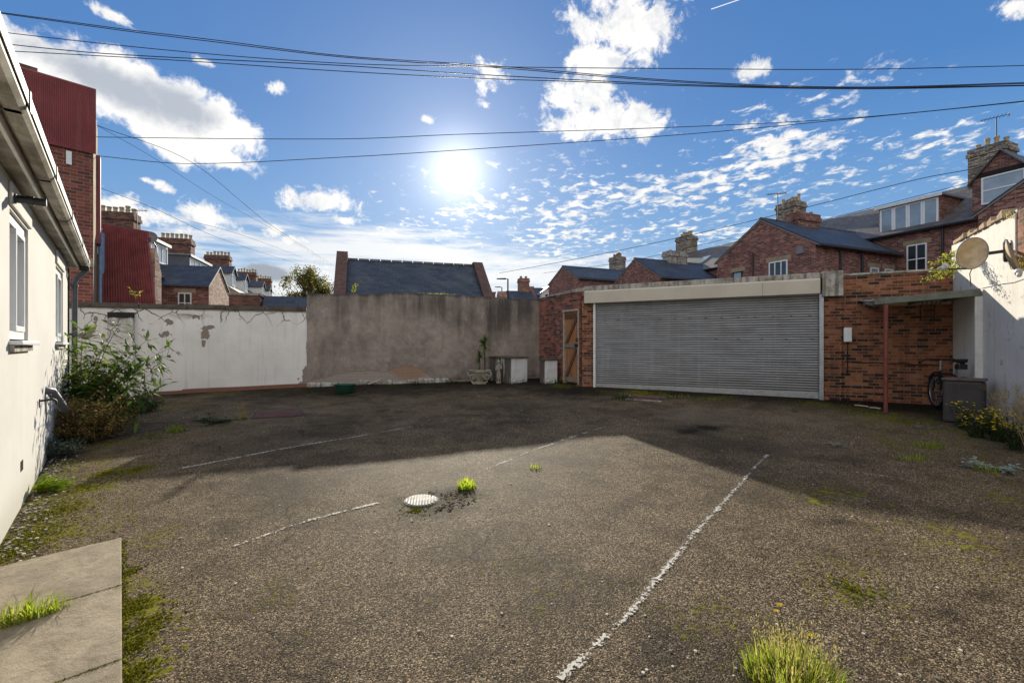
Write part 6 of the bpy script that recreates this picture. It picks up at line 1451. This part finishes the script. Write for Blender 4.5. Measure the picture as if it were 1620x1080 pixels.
def climber():
    t = thing('climbing_plant', 'yellow green creeper hanging over the corner of brick and cream walls', 'climber', AT(1505, 415, 7.5)); o = t.location; rnd = random.Random(9); st, lf = MB(), MB()
    for (ends) in (((1528, 398, 7.4), (1500, 415, 7.45), (1463, 441, 7.45)), ((1532, 400, 7.35), (1510, 424, 7.4), (1485, 432, 7.4)), ((1528, 396, 7.4), (1505, 404, 7.5), (1475, 418, 7.5)), ((1525, 405, 7.4), (1505, 428, 7.4), (1478, 440, 7.4)), ((1530, 394, 7.4), (1515, 396, 7.5), (1490, 408, 7.6)), ((1530, 402, 7.3), (1520, 420, 7.3), (1505, 434, 7.3))):
        a, b, c = [AT(*e) - o for e in ends]; P = [a * (1 - f) ** 2 + b * 2 * f * (1 - f) + c * f * f for f in [k / 14 for k in range(15)]]; st.tube(P, .004, 4)
        for q in P:
            for k in range(6): lf.leaf(q + Vector((rnd.uniform(-1, 1), rnd.uniform(-1, 1), rnd.uniform(-1, 1))) * .05, (rnd.uniform(-1, 1), rnd.uniform(-1, 1), rnd.uniform(-1, .4)), (rnd.uniform(-1, 1), -1, 1), rnd.uniform(.03, .065), .022)
    st.build('stems', TWIG_PALE, t); lf.build('leaves', L_YEL, t, fix=False)
    for (px, py, D, n, h, lab, sd) in ((1612, 424, 5.85, 160, .28, 'clump of dry straw on the brick at the right edge', 1), (1602, 343, 6.2, 40, .16, 'few dry stalks on top of the cream wall', 2)):
        q = AT(px, py, D); b = thing('dry_grass', lab, 'dry grass', q); blades(MB(), q, n, h, .07, sd, .9, .003).build('blades', L_DRYG, b, fix=False)
    for (px, py, D, n, h, lab, m, sd) in ((208, 471, 10.2, 26, .20, 'small yellow green plant on the white wall coping', L_YEL, 4), (556, 464.5, 11.85, 40, .26, 'thin yellowing plant rising from the grey wall top', L_YEL, 5), (690, 464, 12.35, 60, .05, 'row of moss and grass along the grey wall top', L_GRASS, 6), (1080, 466, 10.4, 0, 0, '', None, 7)):
        if not n: continue
        q = AT(px, py, D); q = Vector((q.x, q.y, q.z)); b = thing('wall_plant', lab, 'plant', q); 
        if sd == 6: blades(MB(), q, 160, .05, .5, sd, .6, .004, 1.0, .05, GREY.rot).build('blades', m, b, fix=False); b.location.y += .13; continue
        b.location.y += .12; rnd = random.Random(sd); st, lf = MB(), MB()
        for i in range(5):
            e = Vector((rnd.uniform(-.6, .9) * h, rnd.uniform(-.2, .2) * h, h * rnd.uniform(.6, 1.2))); st.tube([(0, 0, -.02), e * .5 + Vector((0, 0, h * .1)), e], .004, 4)
            for k in range(n // 4): f = rnd.uniform(.2, 1); lf.leaf(e * f, (rnd.uniform(-1, 1), rnd.uniform(-1, 1), rnd.uniform(-.4, .8)), (0, -.5, 1), rnd.uniform(.05, .09), .028)
        st.build('stems', TWIG_PALE, b); lf.build('leaves', m, b, fix=False)
climber()
def tree():
    p = AT(487, 470, 23); t = thing('autumn_tree', 'round tree with green and yellowing leaves behind the white wall', 'tree', (p.x, p.y, .6)); rnd = random.Random(14); st, lf = MB(), MB()
    st.tube([(0, 0, -.2), (.05, 0, 1.2), (0, .05, 2.2)], [.16, .13, .10], 10)
    cz = 3.25; k = 0
    for i in range(64):
        a = rnd.uniform(0, 6.28); e = rnd.uniform(-.5, 1.5); rr = rnd.uniform(.6, 1.32); c = Vector((math.cos(a) * math.cos(e) * rr * 1.08, math.sin(a) * math.cos(e) * rr, cz + math.sin(e) * rr * 1.0))
        st.tube([(0, .02, 2.0 + rnd.uniform(-.3, .2)), c * .5 + Vector((0, 0, 1.45)), c], [.03, .018, .006], 5)
        R0 = rnd.uniform(.22, .42)
        for j in range(120):
            d = Vector((rnd.gauss(0, 1), rnd.gauss(0, 1), rnd.gauss(0, 1))).normalized() * R0 * rnd.uniform(.3, 1.1); lf.leaf(c + d, (rnd.uniform(-1, 1), rnd.uniform(-1, 1), rnd.uniform(-1, .6)), d, rnd.uniform(.07, .12), rnd.uniform(.05, .075), .1)
    st.build('trunk', BARK, t, smooth=True); lf.build('crown', L_TREE, t, fix=False)
    q = AT(438, 474, 21); b = thing('garden_bush', 'low yellowing bush left of the round tree', 'bush', (q.x, q.y, 1.2)); lf = MB()
    for i in range(700):
        d = Vector((rnd.gauss(0, .45), rnd.gauss(0, .4), abs(rnd.gauss(0, .5)) + 1.5)); lf.leaf(d, (rnd.uniform(-1, 1), rnd.uniform(-1, 1), rnd.uniform(-1, .6)), (rnd.uniform(-1, 1), -1, 1), .10, .06, .1)
    s2 = MB().tube([(0, 0, -1), (0, 0, 1.6)], [.06, .03], 6).build('stem', BARK, b); lf.build('leaves', L_YEL, b, fix=False)
tree()
def litter():
    rnd = random.Random(77); gr, lf = MB(), MB()
    def zf(x, y): return gz(x, y)
    for i in range(900):                        # loose stones along the bungalow wall
        x = rnd.uniform(2.2, 9.0); y = -.02 - abs(rnd.gauss(0, .11)); p = HOUSE.P(x, y); r = rnd.uniform(.004, .013); c = Vector((p.x, p.y, gz(p.x, p.y) + r * .5))
        if x < PX0 + .03: continue
        pts = [c + Vector((math.cos(a) * math.cos(e) * r * rnd.uniform(.8, 1.2), math.sin(a) * math.cos(e) * r * rnd.uniform(.8, 1.2), math.sin(e) * r * .7)) for e in (-.5, .5) for a in (0, 1.25, 2.5, 3.75, 5)]
        gr.add(pts, [(4, 3, 2, 1, 0), (5, 6, 7, 8, 9)] + [(k, (k + 1) % 5, 5 + (k + 1) % 5, 5 + k) for k in range(5)])
    for i in range(1100):                      # loose grit over the yard
        p = G(rnd.uniform(200, 1620), 610 + 470 * rnd.random() ** 1.2); r = rnd.uniform(.002, .0055) if i > 160 else rnd.uniform(.004, .010); c = Vector((p.x, p.y, zf(p.x, p.y) + r * .3))
        pts = [c + Vector((math.cos(a) * math.cos(e) * r, math.sin(a) * math.cos(e) * r * rnd.uniform(.8, 1.2), math.sin(e) * r * .7)) for e in (-.5, .5) for a in (0, 1.25, 2.5, 3.75, 5)]
        gr.add(pts, [(4, 3, 2, 1, 0), (5, 6, 7, 8, 9)] + [(k, (k + 1) % 5, 5 + (k + 1) % 5, 5 + k) for k in range(5)])
    def f(n): g = n.new('ShaderNodeNewGeometry'); n.pbr(n.ramp(g.outputs['Random Per Island'], [(0, (.08, .07, .055)), (.5, (.24, .21, .17)), (1, (.62, .58, .50))]), .85, spec=.25)
    tag(gr.build('loose_gravel', mat('pale_gravel', f), fix=False), kind='stuff')
    for i in range(620):
        m = rnd.random()
        if m < .16: a_ = rnd.uniform(-1.2, 1.6); r_ = rnd.uniform(.17, .36); c_ = G(672, 792); p = Vector((c_.x + r_ * math.cos(a_) * 1.2, c_.y + r_ * math.sin(a_) * .8))
        elif m < .45: p = HOUSE.P(rnd.uniform(PX0 + .1, 9.5), -abs(rnd.gauss(.1, .35)) - .02)
        elif m < .7: q = GREY.P(rnd.uniform(0, 5.6), -abs(rnd.gauss(.1, .3)) - .05); p = q
        else: p = GAR.P(rnd.uniform(-.2, 6.0), -abs(rnd.gauss(.15, .5)) - .08)
        z = zf(p.x, p.y) + .006; a = rnd.uniform(0, 6.28); lf.leaf((p.x, p.y, z), (math.cos(a), math.sin(a), rnd.uniform(0, .3)), (0, 0, 1), rnd.uniform(.02, .05), rnd.uniform(.012, .025), .3)
    tag(lf.build('leaf_litter', leafmat('fallen_leaf', [(0, (.03, .02, .012)), (.5, (.10, .06, .03)), (1, (.26, .17, .08))], .1, .8), fix=False), kind='stuff')
litter()

def moss():
    rnd = random.Random(51); mb = MB()
    for (px, py, rx, n) in ((208, 960, .10, 900), (206, 1020, .09, 800), (212, 1065, .10, 500), (206, 905, .06, 250), (235, 985, .16, 500), (40, 850, .38, 1300), (95, 805, .32, 900), (130, 770, .3, 700), (20, 875, .25, 600), (165, 748, .2, 500), (215, 742, .2, 500), (240, 690, .4, 400), (1345, 930, .22, 350), (660, 806, .14, 250), (1440, 670, .6, 500), (1360, 650, .5, 450), (1040, 622, .5, 350)):
        c = G(px, py)
        for i in range(n):
            a = rnd.uniform(0, 6.283); r = rx * abs(rnd.gauss(0, .6)); x, y = c.x + r * math.cos(a) * .8, c.y + r * math.sin(a)
            q = Vector((x, y)) - HOUSE.o; hx, hy = q.dot(HOUSE.u), q.dot(HOUSE.v)
            if hy > -.01 or (hx < PX0 + .01 and hy > -.67): continue
            z = gz(x, y); w = rnd.uniform(.004, .010); h = rnd.uniform(.003, .012); b = rnd.uniform(0, 6.28); d = Vector((math.cos(b), math.sin(b), 0)) * w
            mb.add([Vector((x, y, z)) - d, Vector((x, y, z)) + d, Vector((x + rnd.uniform(-.004, .004), y, z + h)) + Vector((-d.y, d.x, 0)) * .6, Vector((x, y, z + h * .5)) - Vector((-d.y, d.x, 0))], [(0, 1, 2), (0, 3, 1)])
    for i in range(1500):                      # dirt and moss packed into the slab joints and along the kerb side
        x = PX0 - (.785 * rnd.choice((0, 1, 2)) + abs(rnd.gauss(0, .004))) if rnd.random() < .55 else rnd.uniform(PX0 - 2.2, PX0); y = rnd.uniform(-.66, -.02) if x > PX0 - 2.0 and abs((PX0 - x) % .785) < .02 else -.66 - abs(rnd.gauss(0, .012))
        p = HOUSE.P(x, y); z = gz(p.x, p.y) + (.027 if y > -.655 else .0); w = rnd.uniform(.003, .008); b = rnd.uniform(0, 6.28); d = Vector((math.cos(b), math.sin(b), 0)) * w
        mb.add([Vector((p.x, p.y, z)) - d, Vector((p.x, p.y, z)) + d, Vector((p.x, p.y, z + rnd.uniform(.004, .013))) + Vector((-d.y, d.x, 0)) * .6], [(0, 1, 2)])
    tag(mb.build('moss', leafmat('moss_cushion', [(0, (.045, .05, .006)), (.5, (.12, .12, .010)), (1, (.30, .28, .015))], .35, .9), fix=False), kind='stuff')
moss()
